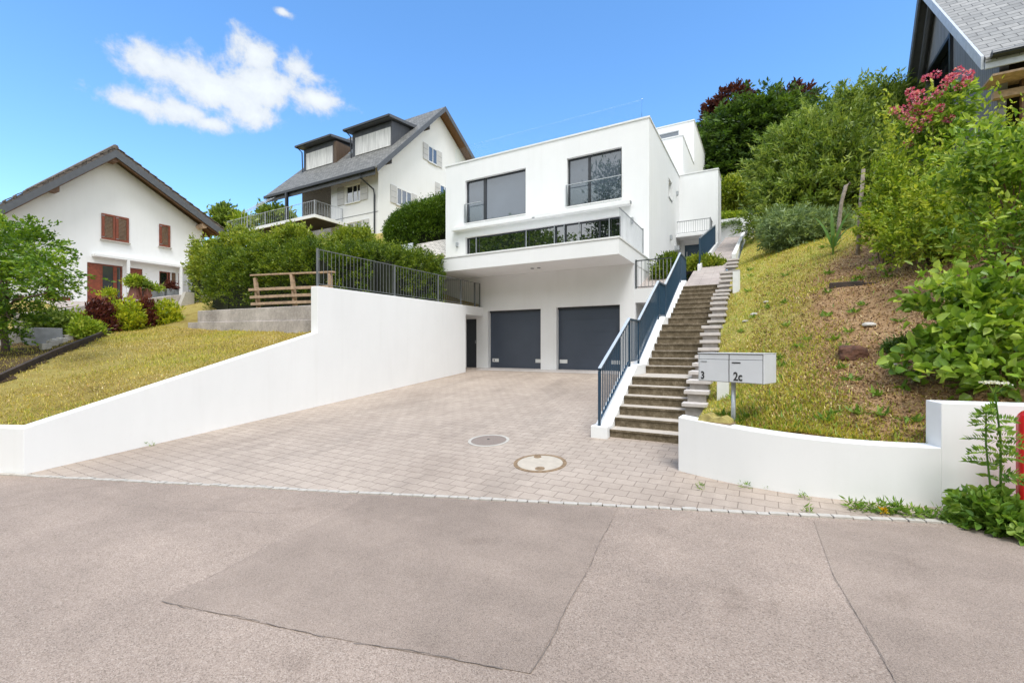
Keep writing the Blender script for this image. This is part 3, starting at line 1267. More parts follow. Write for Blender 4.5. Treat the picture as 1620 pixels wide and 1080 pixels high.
ret_line = lambda x: 2.228 + (x + 9.53) * KA.y / KA.x + 0.16
clamp_sheet('lawn', lawn_z, np.r_[np.linspace(-70, -28, 30)[:-1], np.linspace(-28, -9.68, 110)], np.r_[np.linspace(-16, -2, 20)[:-1], np.linspace(-2, 12, 90)[:-1], np.linspace(12, 60, 60)], ret_line, 'lawn_soil')
bed_sheet('terrace', [(-29.99, 7.3), (-23.36, 7.3), (-23.36, 10.6), (-23.0, 14.6), (-29.99, 14.6)], lambda x, y: np.maximum(LEFT(x, y), 3.2), .05, 'path_paver')
bed_sheet('flower_bed', [(-13.4, 2.85), (-15.2, 4.2), (-17.0, 5.45), (-18.6, 6.35), (-20.3, 7.2), (-22.6, 8.9), (-22.9, 6.5), (-21, 3.5), (-16, 1.6)], lawn_z, .018, 'mulch')
WBX = [-2, -.955, -.62, -.319, -.06, .18, .5, .849, 1.2, 1.51, 2.0, 2.6, 4.5, 7, 60]
WBY = [6.2, 6.17, 6.07, 5.98, 5.935, 5.915, 5.92, 5.96, 6.02, 6.09, 6.19, 6.34, 6.88, 7.65, 20]
bank_line = lambda x: np.interp(x, WBX, WBY)
clamp_sheet('hillside', bank_z, np.r_[np.linspace(-.85, 4.5, 75)[:-1], np.linspace(4.5, 45, 50)], np.r_[np.linspace(5.8, 16, 120)[:-1], np.linspace(16, 30, 50)], bank_line, 'bank_soil')
clamp_sheet('hillside', bank_z, np.linspace(-16, 45, 90), np.linspace(28.8, 62, 60), lambda x: np.where(x < -3.6, 36.2, 28.8), 'bank_soil')

# ------------------------------------------------------------------ far-off wooded hill across the road (seen mirrored in the windows)
hb = MB()
hrng = np.random.default_rng(3)
hill = lambda x, y: np.clip((-y - 22) * 0.8, -2, 31) * (0.85 + 0.12 * np.sin(x * .06) + 0.05 * np.sin(x * .21))
sheet('hills', hill, -150, 120, -130, -22, 60, 80, 'far_ground')
nfor = 9000
fx = hrng.uniform(-110, 85, nfor)
fy = -hrng.uniform(27, 68, nfor)
fz = hill(fx, fy) + hrng.uniform(-0.5, 3.2, nfor)
Pf = np.repeat(np.c_[fx, fy, fz], 13, axis=0) + hrng.normal(0, 1.1, (nfor * 13, 3))
Df = hrng.normal(size=Pf.shape) + np.array([0, .6, .6])
fo = leaves('forest', Pf, Df, 0.8, 0.8, 'leaf_far', seed=5)
tag(fo, kind='stuff')

# ================================================================== WHITE MODERN HOUSE
house = thing('modern_house', 'white flat-roofed modern house with two garage doors under a jutting terrace slab', 'house', (-6.5, 14.63, 0.7))
XL, XR = -13.26, -3.758
YG, YU = 14.63, 17.09


def window(parent, axis, p, sgn, u0, u1, v0, v1, bars=(), hbars=(), fm='frame_dark', gm='glass_coated', fw=0.06, bw=0.05, name='window', depth=0.07):
    """framed window; p = outer plane, sgn = +1 if the wall lies on the + side of p"""
    us = [u0] + list(bars) + [u1]
    vs = [v0] + list(hbars) + [v1]
    holes = []
    for i in range(len(us) - 1):
        for j in range(len(vs) - 1):
            a = us[i] + (fw if i == 0 else bw / 2)
            b = us[i + 1] - (fw if i == len(us) - 2 else bw / 2)
            c = vs[j] + (fw if j == 0 else bw / 2)
            d = vs[j + 1] - (fw if j == len(vs) - 2 else bw / 2)
            holes.append((a, b, c, d))
    q0, q1 = sorted((p, p + sgn * depth))
    fr = MB().wall(axis, q0, q1, u0, u1, v0, v1, holes).build(name, fm, parent)
    g0, g1 = sorted((p + sgn * depth * 0.45, p + sgn * depth * 0.75))
    g = MB()
    for (a, b, c, d) in holes:
        if axis == 'Y':
            g.box(a - .01, b + .01, g0, g1, c - .01, d + .01)
        else:
            g.box(g0, g1, a - .01, b + .01, c - .01, d + .01)
    g.build('pane', gm, fr)
    return fr


# garage storey
D1, D2 = (-9.31, -7.054, 0.3, 2.945), (-6.441, -4.163, 0.3, 2.965)
SD = (-10.35, -9.84, 0.3, 2.66)
mb = MB().wall('Y', YG, YG + 0.30, XL, -3.70, 0.3, 4.26, [D1, D2, SD])
mb.box(-3.95, -3.702, YG + 0.302, YU - 0.002, 0.3, 4.258)
mb.build('garage_wall', 'stucco', house)
for (a, b, z0, z1), plates in ((D1, ((-9.22, -8.94), (-7.36, -7.08))), (D2, ((-6.39, -6.10), (-4.52, -4.22)))):
    zb = drive_z(0, 14.84) - 0.02
    mb = MB()
    n = 5
    hh = (z1 - zb) / n
    for k in range(n):
        mb.box(a + 0.003, b - 0.003, YG + 0.20, YG + 0.245, zb + k * hh + (0.010 if k else 0), zb + (k + 1) * hh)
    mb.box(a + 0.004, b - 0.004, YG + 0.206, YG + 0.24, zb + 0.01, z1 - 0.01)
    mb.box(a + 0.002, b - 0.002, YG + 0.185, YG + 0.199, zb, zb + 0.055)
    gd = mb.build('garage_door', 'garage_grey', house)
    MB().box(a + 0.001, b - 0.001, YG + 0.14, YG + 0.198, z1 - 0.07, z1 - 0.002).build('lintel_trim', 'frame_dark', gd)
    for i, (pa, pb) in enumerate(plates):
        MB().box(pa, pb, YG + 0.19, YG + 0.1985, zb + 0.24, zb + 0.37).build('vent_plate', 'white_paint', gd)
        if a == D1[0] and i == 0:
            m2 = MB()
            m2.box(pa + 0.06, pa + 0.10, YG + 0.1855, YG + 0.1895, zb + 0.27, zb + 0.34)
            m2.build('sticker', 'ink', gd)
dr = MB().box(SD[0], SD[1] + 0.0, YG + 0.06, YG + 0.10, 0.55, SD[3]).build('side_door', 'frame_dark', house)
MB().box(-9.93, -9.90, YG + 0.035, YG + 0.058, 1.70, 1.82).build('handle', 'rail_grey', dr)
# side niche right of the garage
mb = MB().wall('Y', YG + 0.02, YG + 0.22, -3.698, -2.50, 0.3, 3.45, [(-3.66, -2.75, 0.3, 3.0)])
mb.box(-3.698, -2.50, YG + 1.3, YG + 1.4, 0.3, 3.44)
mb.box(-3.698, -2.50, YG + 0.222, YG + 1.298, 3.01, 3.43)
mb.build('niche_wall', 'stucco', house)
# terrace slab
mb = MB().box(XL, -3.69, 12.87, YU - 0.002, 4.262, 4.73)
mb.build('terrace_slab', 'stucco', house, bevel=0.008)
mb = MB()
mb.box(XL - 0.02, -3.67, 12.85, 13.10, 4.732, 4.79)
mb.box(-3.93, -3.668, 13.102, YU - 0.004, 4.732, 4.788)
mb.build('slab_coping', 'coping', house, bevel=0.006)
MB().disc((-6.95, 13.75), 0.06, 4.235, 4.2615, 16).build('soffit_light', 'rail_grey', house)
MB().disc((-6.7, 13.75), 0.06, 4.235, 4.2615, 16).build('soffit_light', 'rail_grey', house)

# upper storeys
W1 = (-12.12, -8.955, 7.28, 9.25)
W2 = (-7.05, -4.79, 7.28, 9.25)
WR = (-12.12, -4.83, 4.6, 6.62)
mb = MB().wall('Y', YU, YU + 0.30, XL, XR, 4.2, 10.10, [W1, W2, WR])
mb.wall('X', XR - 0.30, XR, YU + 0.302, 24.8, 3.0, 10.098, [(20.98, 21.8, 8.3, 9.15)])
mb.box(XL, XL + 0.3, YU + 0.302, 24.8, 4.0, 10.098)
mb.box(XL + 0.302, XR - 0.302, YU + 0.302, 24.8, 9.7, 10.05)
mb.build('main_wall', 'stucco', house)
mb = MB()
mb.box(XL - 0.03, XR + 0.03, YU - 0.03, YU + 0.33, 10.102, 10.17)
mb.box(XR - 0.33, XR + 0.028, YU + 0.332, 24.8, 10.102, 10.168)
mb.box(XL - 0.028, XL + 0.33, YU + 0.332, 24.8, 10.102, 10.168)
mb.build('roof_coping', 'coping', house, bevel=0.005)
window(house, 'Y', YU + 0.14, 1, *W1, bars=(-11.12,), fw=0.07, bw=0.15)
window(house, 'Y', YU + 0.14, 1, *W2, bars=(-6.14,), fw=0.07, bw=0.10)
window(house, 'Y', YU + 0.16, 1, *WR, bars=(-11.62, -9.05, -7.62, -7.22, -5.72), fm='frame_dark', gm='glass_dark', fw=0.06, bw=0.07)
for x in (-11.55, -8.96, -7.64, -7.2, -6.55, -5.3):
    MB().box(x - 0.015, x + 0.015, YU + 0.05, YU + 0.08, 4.74, 6.60).build('screen_post', 'galvanised', house)
window(house, 'X', XR - 0.12, -1, 20.98, 21.8, 8.3, 9.15, fm='white_paint', gm='glass_old')
MB().box(XR + 0.001, XR + 0.035, 20.95, 21.83, 8.265, 8.298).build('window_sill', 'galvanised', house)
for (a, b) in ((W1[0], W1[1]), (W2[0], W2[1])):
    MB().box(a - 0.02, b + 0.02, YU - 0.035, YU + 0.138, 7.245, 7.279).build('window_sill', 'coping', house)
# guard bars in front of the tall lights
for (a, b) in ((-12.16, -11.20), (-7.09, -4.79)):
    g = MB().box(a, b, YU - 0.045, YU - 0.02, 8.13, 8.16).build('guard_rail', 'galvanised', house)
    MB().box(a, a + 0.03, YU - 0.044, YU - 0.021, 7.30, 8.128).build('guard_post', 'galvanised', g)
    MB().box(a + 0.03, b, YU - 0.038, YU - 0.028, 7.32, 8.125).build('guard_glass', 'glass_clear', g)
aw = MB().box(-12.74, -4.42, YU - 0.26, YU - 0.002, 6.93, 7.10).build('awning_box', 'coping', house, bevel=0.02)
MB().box(-4.418, -4.38, YU - 0.20, YU - 0.10, 6.96, 7.06).build('end_cap', 'rail_grey', aw)
MB().box(-8.52, -8.40, YU - 0.275, YU - 0.262, 6.935, 6.99).build('sensor', 'rail_grey', aw)


def wall_lamp(x, y, z, axis):
    mb = MB()
    if axis == 'Y':
        mb.box(x - .05, x + .05, y - .10, y, z - .10, z + .10)
        mb.box(x - .03, x + .03, y - .07, y - .02, z - .13, z - .102)
    else:
        mb.box(x, x + .10, y - .05, y + .05, z - .10, z + .10)
        mb.box(x + .02, x + .07, y - .03, y + .03, z - .13, z - .102)
    return mb.build('wall_lamp', 'galvanised', house, bevel=0.008)


wall_lamp(-4.38, YU - .002, 6.36, 'Y')
wall_lamp(-12.55, YU - .002, 6.34, 'Y')
wall_lamp(XR + .002, 22.99, 9.02, 'X')
wall_lamp(XR + .002, 21.3, 6.52, 'X')
MB().box(XR + .002, XR + .22, 22.45, 22.75, 6.16, 6.36).build('door_canopy', 'galvanised', house)

# stepped rear storeys
mb = MB().wall('Y', 24.86, 25.16, XL, -3.75, 10.0, 12.60, [])
mb.box(-4.05, -3.75, 25.162, 29.2, 8.0, 12.598)
mb.box(XL, -4.052, 25.162, 29.2, 12.2, 12.45)
mb.build('rear_wall', 'stucco', house)
mb = MB()
mb.box(XL, -3.72, 24.83, 25.18, 12.602, 12.66)
mb.box(-4.07, -3.722, 25.182, 29.18, 12.602, 12.658)
mb.build('parapet_coping', 'coping', house, bevel=0.005)
mb = MB().wall('Y', 29.22, 29.52, XL, -3.752, 8.0, 15.30, [(-8.2, -4.62, 13.1, 14.92)])
mb.box(-4.05, -3.752, 29.522, 36.0, 8.0, 15.298)
mb.box(XL, XL + .3, 29.522, 36.0, 8.0, 15.298)
mb.box(XL, -3.752, 35.7, 36.0, 8.0, 15.296)
mb.build('top_wall', 'stucco', house)
MB().box(XL - .03, -3.72, 29.19, 36.03, 15.302, 15.37).build('top_coping', 'coping', house, bevel=0.005)
window(house, 'Y', 29.23, 1, -8.2, -4.62, 13.1, 14.92, bars=(-6.4,), fm='galvanised', gm='glass_coated', fw=0.05)

# entrance block
mb = MB().wall('Y', 23.81, 24.05, -3.756, -1.97, 3.6, 10.14, [(-3.50, -2.52, 3.6, 6.63)])
mb.box(-2.21, -1.972, 24.052, 25.5, 3.6, 10.138)
mb.box(-3.756, -2.212, 25.25, 25.5, 3.6, 10.136)
mb.box(-3.756, -2.212, 24.052, 25.248, 9.8, 10.0)
mb.build('entrance_block', 'stucco', house)
MB().box(-3.73, -1.945, 23.785, 25.52, 10.142, 10.20).build('block_coping', 'coping', house, bevel=0.005)
ed = MB().wall('Y', 23.90, 23.98, -3.50, -2.52, 3.9, 6.63, [(-3.38, -2.64, 4.02, 6.38)])
ed.box(-3.385, -2.635, 23.93, 23.965, 4.0, 6.385)
ed = ed.build('entrance_door', 'navy_metal', house)
MB().box(-3.42, -3.38, 23.87, 23.90, 5.9, 6.30).build('door_plate', 'galvanised', ed)
MB().box(-3.754, -2.2, 22.9, 23.80, 6.86, 6.98).build('porch_slab', 'stucco', house)


def railing(root, segs, h, spacing, rail_m, bar_m, post_at, bar_r=0.010, lo=0.06, hw=0.045, hh=0.03, flat_bars=False, pale=None):
    """segs: list of base points (polyline); vertical balusters between top and bottom rail; parts of root"""
    top, bot = MB(), MB()
    lens = []
    for a, b in zip(segs, segs[1:]):
        a, b = Vector(a), Vector(b)
        top.beam(a + Vector((0, 0, h)), b + Vector((0, 0, h)), hw, hh)
        bot.beam(a + Vector((0, 0, lo)), b + Vector((0, 0, lo)), hw * 0.6, hh * 0.7)
        lens.append((b - a).length)
    top.build('handrail', pale or rail_m, root)
    bot.build('bottom_rail', rail_m, root)
    proto = None
    for a, b in zip(segs, segs[1:]):
        a, b = Vector(a), Vector(b)
        run = math.hypot(b.x - a.x, b.y - a.y)
        n = max(1, int(round(run / spacing)))
        for i in range(n):
            p = a.lerp(b, (i + 0.5) / n)
            if proto is None:
                p0 = p
                if flat_bars:
                    m_ = MB().box(p.x - .022, p.x + .022, p.y - .005, p.y + .005, p.z + lo + hh * .36, p.z + h - hh * .51)
                else:
                    m_ = MB().tube([(p.x, p.y, p.z + lo), (p.x, p.y, p.z + h)], bar_r, 6)
                proto = m_.build('baluster', bar_m, root)
            else:
                inst(proto, 'baluster', root, p - p0)
    proto = None
    for p in post_at:
        p = Vector(p)
        if proto is None:
            p0 = p
            proto = MB().box(p.x - .02, p.x + .02, p.y - .02, p.y + .02, p.z - 0.06, p.z + h - hh / 2).build('post', rail_m, root)
        else:
            inst(proto, 'post', root, p - p0)


pr = thing('balcony_railing', 'small slim grey railing on the porch slab above the navy entrance door', 'railing', (-3.0, 22.95, 6.98))
railing(pr, [(-3.73, 22.93, 6.98), (-2.23, 22.93, 6.98), (-2.23, 23.78, 6.98)], 0.62, 0.10, 'rail_grey', 'rail_grey', [(-2.23, 22.93, 7.04)], 0.008)
pr = thing('balcony_railing', 'pale grey side railing at the right end of the jutting terrace, beside the ribbon window', 'railing', (-4.0, 15, 4.79))
railing(pr, [(-3.80, 13.3, 4.79), (-3.80, 16.3, 4.79)], 0.95, 0.14, 'rail_grey', 'rail_grey', [(-3.80, 16.28, 4.85)], 0.010, hw=0.03, hh=0.02)
pr = thing('balcony_railing', 'grey railing on the low white wall between garage and outdoor staircase', 'railing', (-3.1, 14.7, 3.45))
railing(pr, [(-3.66, 14.75, 3.45), (-2.52, 14.75, 3.45)], 0.92, 0.115, 'rail_dark', 'rail_grey', [(-3.66, 14.75, 3.5)], 0.011)
# roof guard: glass with fine bars
rg = thing('roof_railing', 'thin transparent guard railing around the flat roof of the modern house', 'railing', (-8, 17.6, 10.17))
railing(rg, [(XL + .12, 24.5, 10.17), (XL + .12, 17.65, 10.17), (-4.15, 17.65, 10.17), (-4.15, 17.9, 10.17)], 0.98, 0.22, 'glass_clear', 'glass_clear', [(-4.15, 17.65, 10.2)], 0.0015, hw=0.003, hh=0.003)
MB().box(XL + .14, -4.17, 17.66, 17.662, 10.22, 11.13).build('glass_sheet', 'glass_clear', rg)

# ================================================================== OUTDOOR STAIRCASE
st = thing('outdoor_staircase', 'long outdoor flight of mossy concrete steps with a white stringer', 'staircase', (-1.65, 7.1, 0.1))
NOS = [(7.14 + .283 * i, .252 + .154 * i) for i in range(6)] + [(9.68 + .288 * j, 1.18 + .158 * j) for j in range(7)] + [(12.22 + .349 * k, 2.33 + .1585 * k) for k in range(8)]
for i, (y, z) in enumerate(NOS):
    y1 = NOS[i + 1][0] if i + 1 < len(NOS) else 14.95
    e = 0.001 * (i % 3)
    mb = MB()
    mb.box(-2.20, -1.02 - e, y + 0.018, y1 + 0.06, z - 0.30, z - 0.036)
    mb.box(-2.20, -1.02 - e, y, y1 + 0.055, z - 0.035, z)
    mb.build('step', 'step_mossy', st, bevel=0.004)
prof = [(7.02, -0.3), (7.02, .30), (7.28, .30), (8.98, 1.22), (9.75, 1.22), (11.85, 2.34), (12.62, 2.36), (15.25, 3.70), (15.7, 3.70), (15.7, 0.4)]
MB().prism([(-2.48, y, z) for y, z in prof], (0.275, 0, 0)).build('stringer', 'stucco', st, bevel=0.01)
sr = thing('stair_railing', 'navy blue metal stair railing with pale sloping handrail', 'railing', (-2.35, 7.1, 0.3))
segs = [(-2.35, 7.08, .33), (-2.35, 8.93, 1.25), (-2.35, 9.68, 1.25), (-2.35, 11.72, 2.34), (-2.35, 12.6, 2.36), (-2.35, 15.1, 3.66), (-2.35, 16.2, 3.66)]
railing(sr, segs, 0.88, 0.115, 'navy_metal', 'navy_metal', [segs[0], segs[1], segs[2], segs[3], segs[4], segs[5], segs[6]], 0.0125, lo=0.05, hw=0.05, hh=0.035)
mb = MB()
for a, b in zip(segs, segs[1:]):
    if b[2] > a[2] + .2:
        mb.beam(Vector(a) + Vector((0, 0, .905)), Vector(b) + Vector((0, 0, .905)), 0.052, 0.012)
mb.build('rail_cap', 'handrail_pale', sr)

# stepped edge wall of stacked blocks with cap stones
ew = thing('stepped_block_wall', 'stepped stack of grey blocks with pale cap stones climbing beside the outdoor steps', 'wall', (-0.95, 7.6, 0.3))
CAPS = [(7.60, .69), (7.77, .875), (7.98, 1.03), (8.30, 1.16), (8.70, 1.29), (9.15, 1.42), (9.54, 1.563), (9.74, 1.715), (9.90, 1.868), (10.06, 2.02),
        (11.26, 2.19), (11.45, 2.345), (11.68, 2.51), (11.86, 2.66), (12.02, 2.80), (12.6, 2.95), (13.14, 3.10), (13.60, 3.28), (14.05, 3.47), (14.22, 3.62), (14.42, 3.77),
        (16.0, 4.0), (16.6, 4.27), (16.95, 4.45), (17.28, 4.62)]
for i, (y, z) in enumerate(CAPS):
    y1 = CAPS[i + 1][0] if i + 1 < len(CAPS) else y + 0.4
    dp = max(0.40, min(y1 - y + 0.02, 0.9)) if i + 1 == len(CAPS) or y1 - y > 0.4 else (y1 - y + 0.06)
    xo = 0.004 * ((i * 7) % 5)
    blk = MB().box(-1.115 + xo, -0.83 + xo, y + 0.05, y1 + 0.045 if y1 - y < .6 else y + 0.45, z - 0.5, z - 0.062).build('block', 'block_stone', ew, bevel=0.008)
    MB().box(-1.165 + xo, -0.785 + xo, y, y + min(dp, 0.46), z - 0.06, z).build('cap', 'cap_stone', blk, bevel=0.008)

# paved walk rising from the stair head along the house
mb = MB()
mb.quad((-2.2, 14.9, 3.445), (-1.13, 14.9, 3.445), (-1.13, 17.0, 4.25), (-2.2, 17.0, 4.25))
mb.quad((-1.98, 17.0, 4.25), (-1.08, 17.0, 4.25), (-1.08, 28.6, 7.84), (-1.98, 28.6, 7.84))
mb.quad((-3.757, 17.0, 4.25), (-1.98, 17.0, 4.25), (-1.98, 23.81, 4.35), (-3.757, 23.81, 4.35))
mb.quad((-3.70, 14.86, 3.44), (-2.48, 14.86, 3.44), (-2.48, 17.0, 4.25), (-3.70, 17.0, 4.25))
struct('path', mb, 'path_paver')
mb = MB().prism([(-2.10, 17.25, 4.2), (-2.10, 17.25, 4.50), (-2.10, 23.8, 6.58), (-2.10, 23.8, 6.2)], (0.11, 0, 0))
mb.solo('path_edge_wall', 'stucco', 'narrow sloping white edge wall along the left side of the upper path', 'wall')
ur = thing('path_railing', 'dark railing on the white edge wall beside the upper path', 'railing', (-2.05, 17.3, 4.5))
railing(ur, [(-2.05, 17.4, 4.56), (-2.05, 23.2, 6.40)], 0.9, 0.115, 'navy_metal', 'navy_metal', [(-2.05, 17.4, 4.56), (-2.05, 23.2, 6.40)], flat_bars=True, lo=0.05)
mb = MB().prism([(-1.075, 18.6, 4.5), (-1.075, 18.6, 5.02), (-1.075, 28.48, 8.12), (-1.075, 28.48, 7.4)], (0.14, 0, 0))
mb.solo('path_edge_wall', 'stucco', 'long sloping white edge wall along the grassy side of the upper path', 'wall')
mb = MB().box(-2.6, -0.52, 28.5, 28.75, 7.2, 8.88)
mb.box(-0.77, -0.521, 27.2, 28.498, 7.2, 8.878)
mb.solo('end_wall', 'stucco', 'white wall closing the top end of the upper path', 'wall')

# ================================================================== WHITE WALLS BY THE DRIVE
lw = thing('retaining_wall', 'long white retaining wall climbing along the left of the driveway with a raised rear part', 'wall', (-9.6, 8, 0))
prof = [(2.228, -.8), (13.46, .2), (13.46, 2.755), (14.622, 2.755), (14.622, 3.09), (7.22, 3.062), (7.22, 1.93), (2.228, .385)]
mb = MB().prism([(-9.52, y, z) for y, z in prof], (-0.25, 0, 0))
mb.build('wall', 'stucco', lw, bevel=0.01)
a = Vector((-9.53, 2.228))
b = a - KA * 16
nI = Vector((-KA.y, KA.x)) * 0.25
mb = MB()
mb.prism([(a.x, a.y, -.9), (b.x, b.y, -1.2), (b.x + nI.x, b.y + nI.y, -1.2), (a.x + nI.x, a.y + nI.y, -.9)], (0, 0, 1.283))
for k in (4, 5, 6, 7):
    x, y, z = mb.v[k]
    mb.v[k] = (x, y, 0.383 if k in (4, 7) else 0.10)
mb.build('front_return', 'stucco', lw, bevel=0.008)
mb = MB().box(-10.75, -10.50, 13.2, YG - .01, 0.3, 3.0)
mb.box(-10.49, -9.78, 13.2, 13.45, 0.3, 3.0)
mb.box(-10.49, -9.775, 13.46, YG - .012, 2.77, 3.03)
mb.build('niche_lining', 'stucco', lw)

wr = thing('driveway_railing', 'dark slim railing on top of the raised white wall, beside the hedge', 'railing', (-9.62, 7.3, 3.07))
railing(wr, [(-9.63, 7.30, 3.065), (-9.63, 14.55, 3.09)], 0.92, 0.118, 'rail_mid', 'rail_mid', [(-9.63, 7.30, 3.1), (-9.63, 9.95, 3.1), (-9.63, 12.0, 3.1), (-9.63, 13.3, 3.1), (-9.63, 14.2, 3.1), (-9.63, 14.53, 3.1)], 0.0055, lo=0.07, hw=0.022, hh=0.018)

fr = [(-.955, 5.99), (-.62, 5.885), (-.319, 5.800), (-.06, 5.755), (.18, 5.735), (.5, 5.74), (.849, 5.778), (1.2, 5.84), (1.51, 5.91)]
zt = [.70, .675, .655, .635, .615, .603, .596, .596, .598]
sx_ = np.array([q_[0] for q_ in fr])
pf, pz = np.polyfit(sx_, [q_[1] for q_ in fr], 4), np.polyfit(sx_, zt, 3)
xs_ = np.linspace(sx_[0], sx_[-1], 64)
fr, zt = list(zip(xs_.tolist(), np.polyval(pf, xs_).tolist())), np.polyval(pz, xs_).tolist()
mb = MB()
for (x, y), z in zip(fr, zt):
    mb.v += [(x, y, -.3), (x, y, z), (x + .02, y + .24, z + .002), (x + .02, y + .24, -.3)]
n = len(fr)
for i in range(n - 1):
    for k in range(4):
        mb.f.append((4 * i + k, 4 * (i + 1) + k, 4 * (i + 1) + (k + 1) % 4, 4 * i + (k + 1) % 4))
mb.f.append((0, 1, 2, 3))
mb.f.append(tuple(4 * (n - 1) + k for k in (3, 2, 1, 0)))
j0 = len(mb.v)
hi = [(1.51, 5.91), (2.0, 6.02), (2.6, 6.17), (4.5, 6.72), (7, 7.5)]
for (x, y) in hi:
    mb.v += [(x, y, -.3), (x, y, 1.04), (x - .06, y + .24, 1.042), (x - .06, y + .24, -.3)]
n2 = len(hi)
for i in range(n2 - 1):
    for k in range(4):
        mb.f.append((j0 + 4 * i + k, j0 + 4 * (i + 1) + k, j0 + 4 * (i + 1) + (k + 1) % 4, j0 + 4 * i + (k + 1) % 4))
mb.f.append(tuple(j0 + k for k in range(4)))
mb.f.append(tuple(j0 + 4 * (n2 - 1) + k for k in (3, 2, 1, 0)))
mb.solo('garden_wall', 'stucco', 'low curved white garden wall with a stepped-up end below the grassy bank', 'wall', bevel=0.006)

# ================================================================== COVERS IN THE DRIVE
dslope = lambda x, y: drive_z(x, y)
mc = thing('manhole_cover', 'round dark textured iron cover with pale concrete ring, farther from the road', 'manhole cover', (-3.96, 6.25, .04), 'covers set in the driveway')
MB().disc((-3.96, 6.25), .34, -.02, .008, 48, .292, dslope).build('ring', 'pale_concrete', mc)
MB().disc((-3.96, 6.25), .29, -.02, .006, 48, 0, dslope).build('lid', 'cast_iron', mc)
MB().disc((-4.0, 6.30), .022, .0062, .009, 12, 0, dslope).build('lifting_hole', 'ink', mc)
simple('cover_tan', (0.48, 0.42, 0.345), 0.8, 0, 0.08, 10, 0.2, 80)
mc = thing('manhole_cover', 'round cover with pale concrete middle and rusty rim, nearer the road', 'manhole cover', (-2.70, 5.58, -.01), 'covers set in the driveway')
MB().disc((-2.70, 5.58), .365, -.02, .008, 48, .315, dslope).build('rim', 'rusty_rim', mc)
MB().disc((-2.70, 5.58), .313, -.02, .006, 48, 0, dslope).build('lid', 'cover_tan', mc)
MB().disc((-2.60, 5.37), .065, .0062, .011, 18, 0, dslope).build('lifting_hole', 'rusty_rim', mc)
MB().disc((-2.84, 5.79), .055, .0062, .011, 18, 0, dslope).build('lifting_hole', 'rusty_rim', mc)

# ================================================================== MAILBOX
ml = thing('mailbox', 'grey two-compartment mailbox on a post behind the curved white wall, numbered 3 and 2c', 'mailbox', (-0.33, 6.28, .6))
cL = math.cos(math.atan(400 / 710.0))


def cam_pt(lat, dep, z):
    return Vector((-dep * S_ + lat * C_, dep * C_ + lat * S_, z))


A, B = cam_pt(2.443, 5.90, 0), cam_pt(2.965, 5.29, 0)
tx = (B - A).normalized()
ny = Vector((-tx.y, tx.x, 0))            # into the box, away from the viewer
if ny.y < 0:
    ny = -ny
W = (B - A).length
ZB, ZT, DP = 1.145, 1.502, 0.40


def mp(u, d, z):
    return A + tx * u + ny * d + Vector((0, 0, z))


def mbox(mb, u0, u1, d0, d1, z0, z1):
    mb.prism([mp(u0, d0, z0), mp(u1, d0, z0), mp(u1, d1, z0), mp(u0, d1, z0)], (0, 0, z1 - z0))
    return mb


body = mbox(MB(), 0, W, 0.012, DP, ZB, ZT).build('body', 'mailbox_grey', ml, bevel=0.006)
mbox(MB(), -0.004, W + .004, -0.004, DP + .004, ZT + .001, ZT + .010).build('lid', 'mailbox_grey', body, bevel=0.003)
for u0, u1 in ((0.018, W / 2 - .006), (W / 2 + .006, W - .014)):
    mbox(MB(), u0, u1, 0.004, 0.0111, ZT - .070, ZT - .012).build('letter_flap', 'mailbox_grey', body)
    dmb = mbox(MB(), u0, u1, -0.002, 0.0110, ZB + .008, ZT - .076).build('door', 'mailbox_grey', ml, bevel=0.002)
    if u0 < .1:
        mbox(MB(), u0 + .02, u0 + .105, -0.0045, -0.0025, ZT - .112, ZT - .095).build('name_plate', 'galvanised', dmb)
    else:
        mbox(MB(), u0 + .03, u0 + .135, -0.0045, -0.0025, ZT - .118, ZT - .103).build('name_plate', 'ink', dmb)
MB().tube([(-0.345, 6.30, .3), (-0.345, 6.30, ZB - .002)], .027, 14).build('post', 'galvanised', ml, smooth=True)


def text(s_, size, u, z, parent):
    cu = bpy.data.curves.new('number', 'FONT')
    cu.body = s_
    cu.size = size
    cu.extrude = 0.001
    cu.offset = 0.003
    o = bpy.data.objects.new('number', cu)
    C.objects.link(o)
    o.parent = parent
    p = mp(u, -0.0055, z) - ROOT[parent]
    ex, ez = tx, Vector((0, 0, 1))
    from mathutils import Matrix
    nz_ = ex.cross(ez)
    o.matrix_local = Matrix(((ex.x * .8, ez.x, nz_.x, p.x), (ex.y * .8, ez.y, nz_.y, p.y), (ex.z, ez.z, nz_.z, p.z), (0, 0, 0, 1)))
    cu.materials.append(MATS['ink'])
    bpy.context.view_layer.update()
    me = bpy.data.meshes.new_from_object(o.evaluated_get(bpy.context.evaluated_depsgraph_get()))
    me.name = 'number'
    m_ = bpy.data.objects.new('number', me)
    mw = o.matrix_local.copy()
    bpy.data.objects.remove(o)
    C.objects.link(m_)
    m_.name = 'number'
    m_.parent = parent
    m_.matrix_local = mw
    return m_


mbox(MB(), .010, W - .008, 0.0113, 0.0119, ZB + .004, ZT - .008).build('gap_shade', 'ink', body)  # black sheet behind doors and flaps, painting the shade in their gaps
text('3', .135, .040, ZB + .03, ml)
text('2c', .145, W / 2 + .055, ZB + .03, ml)
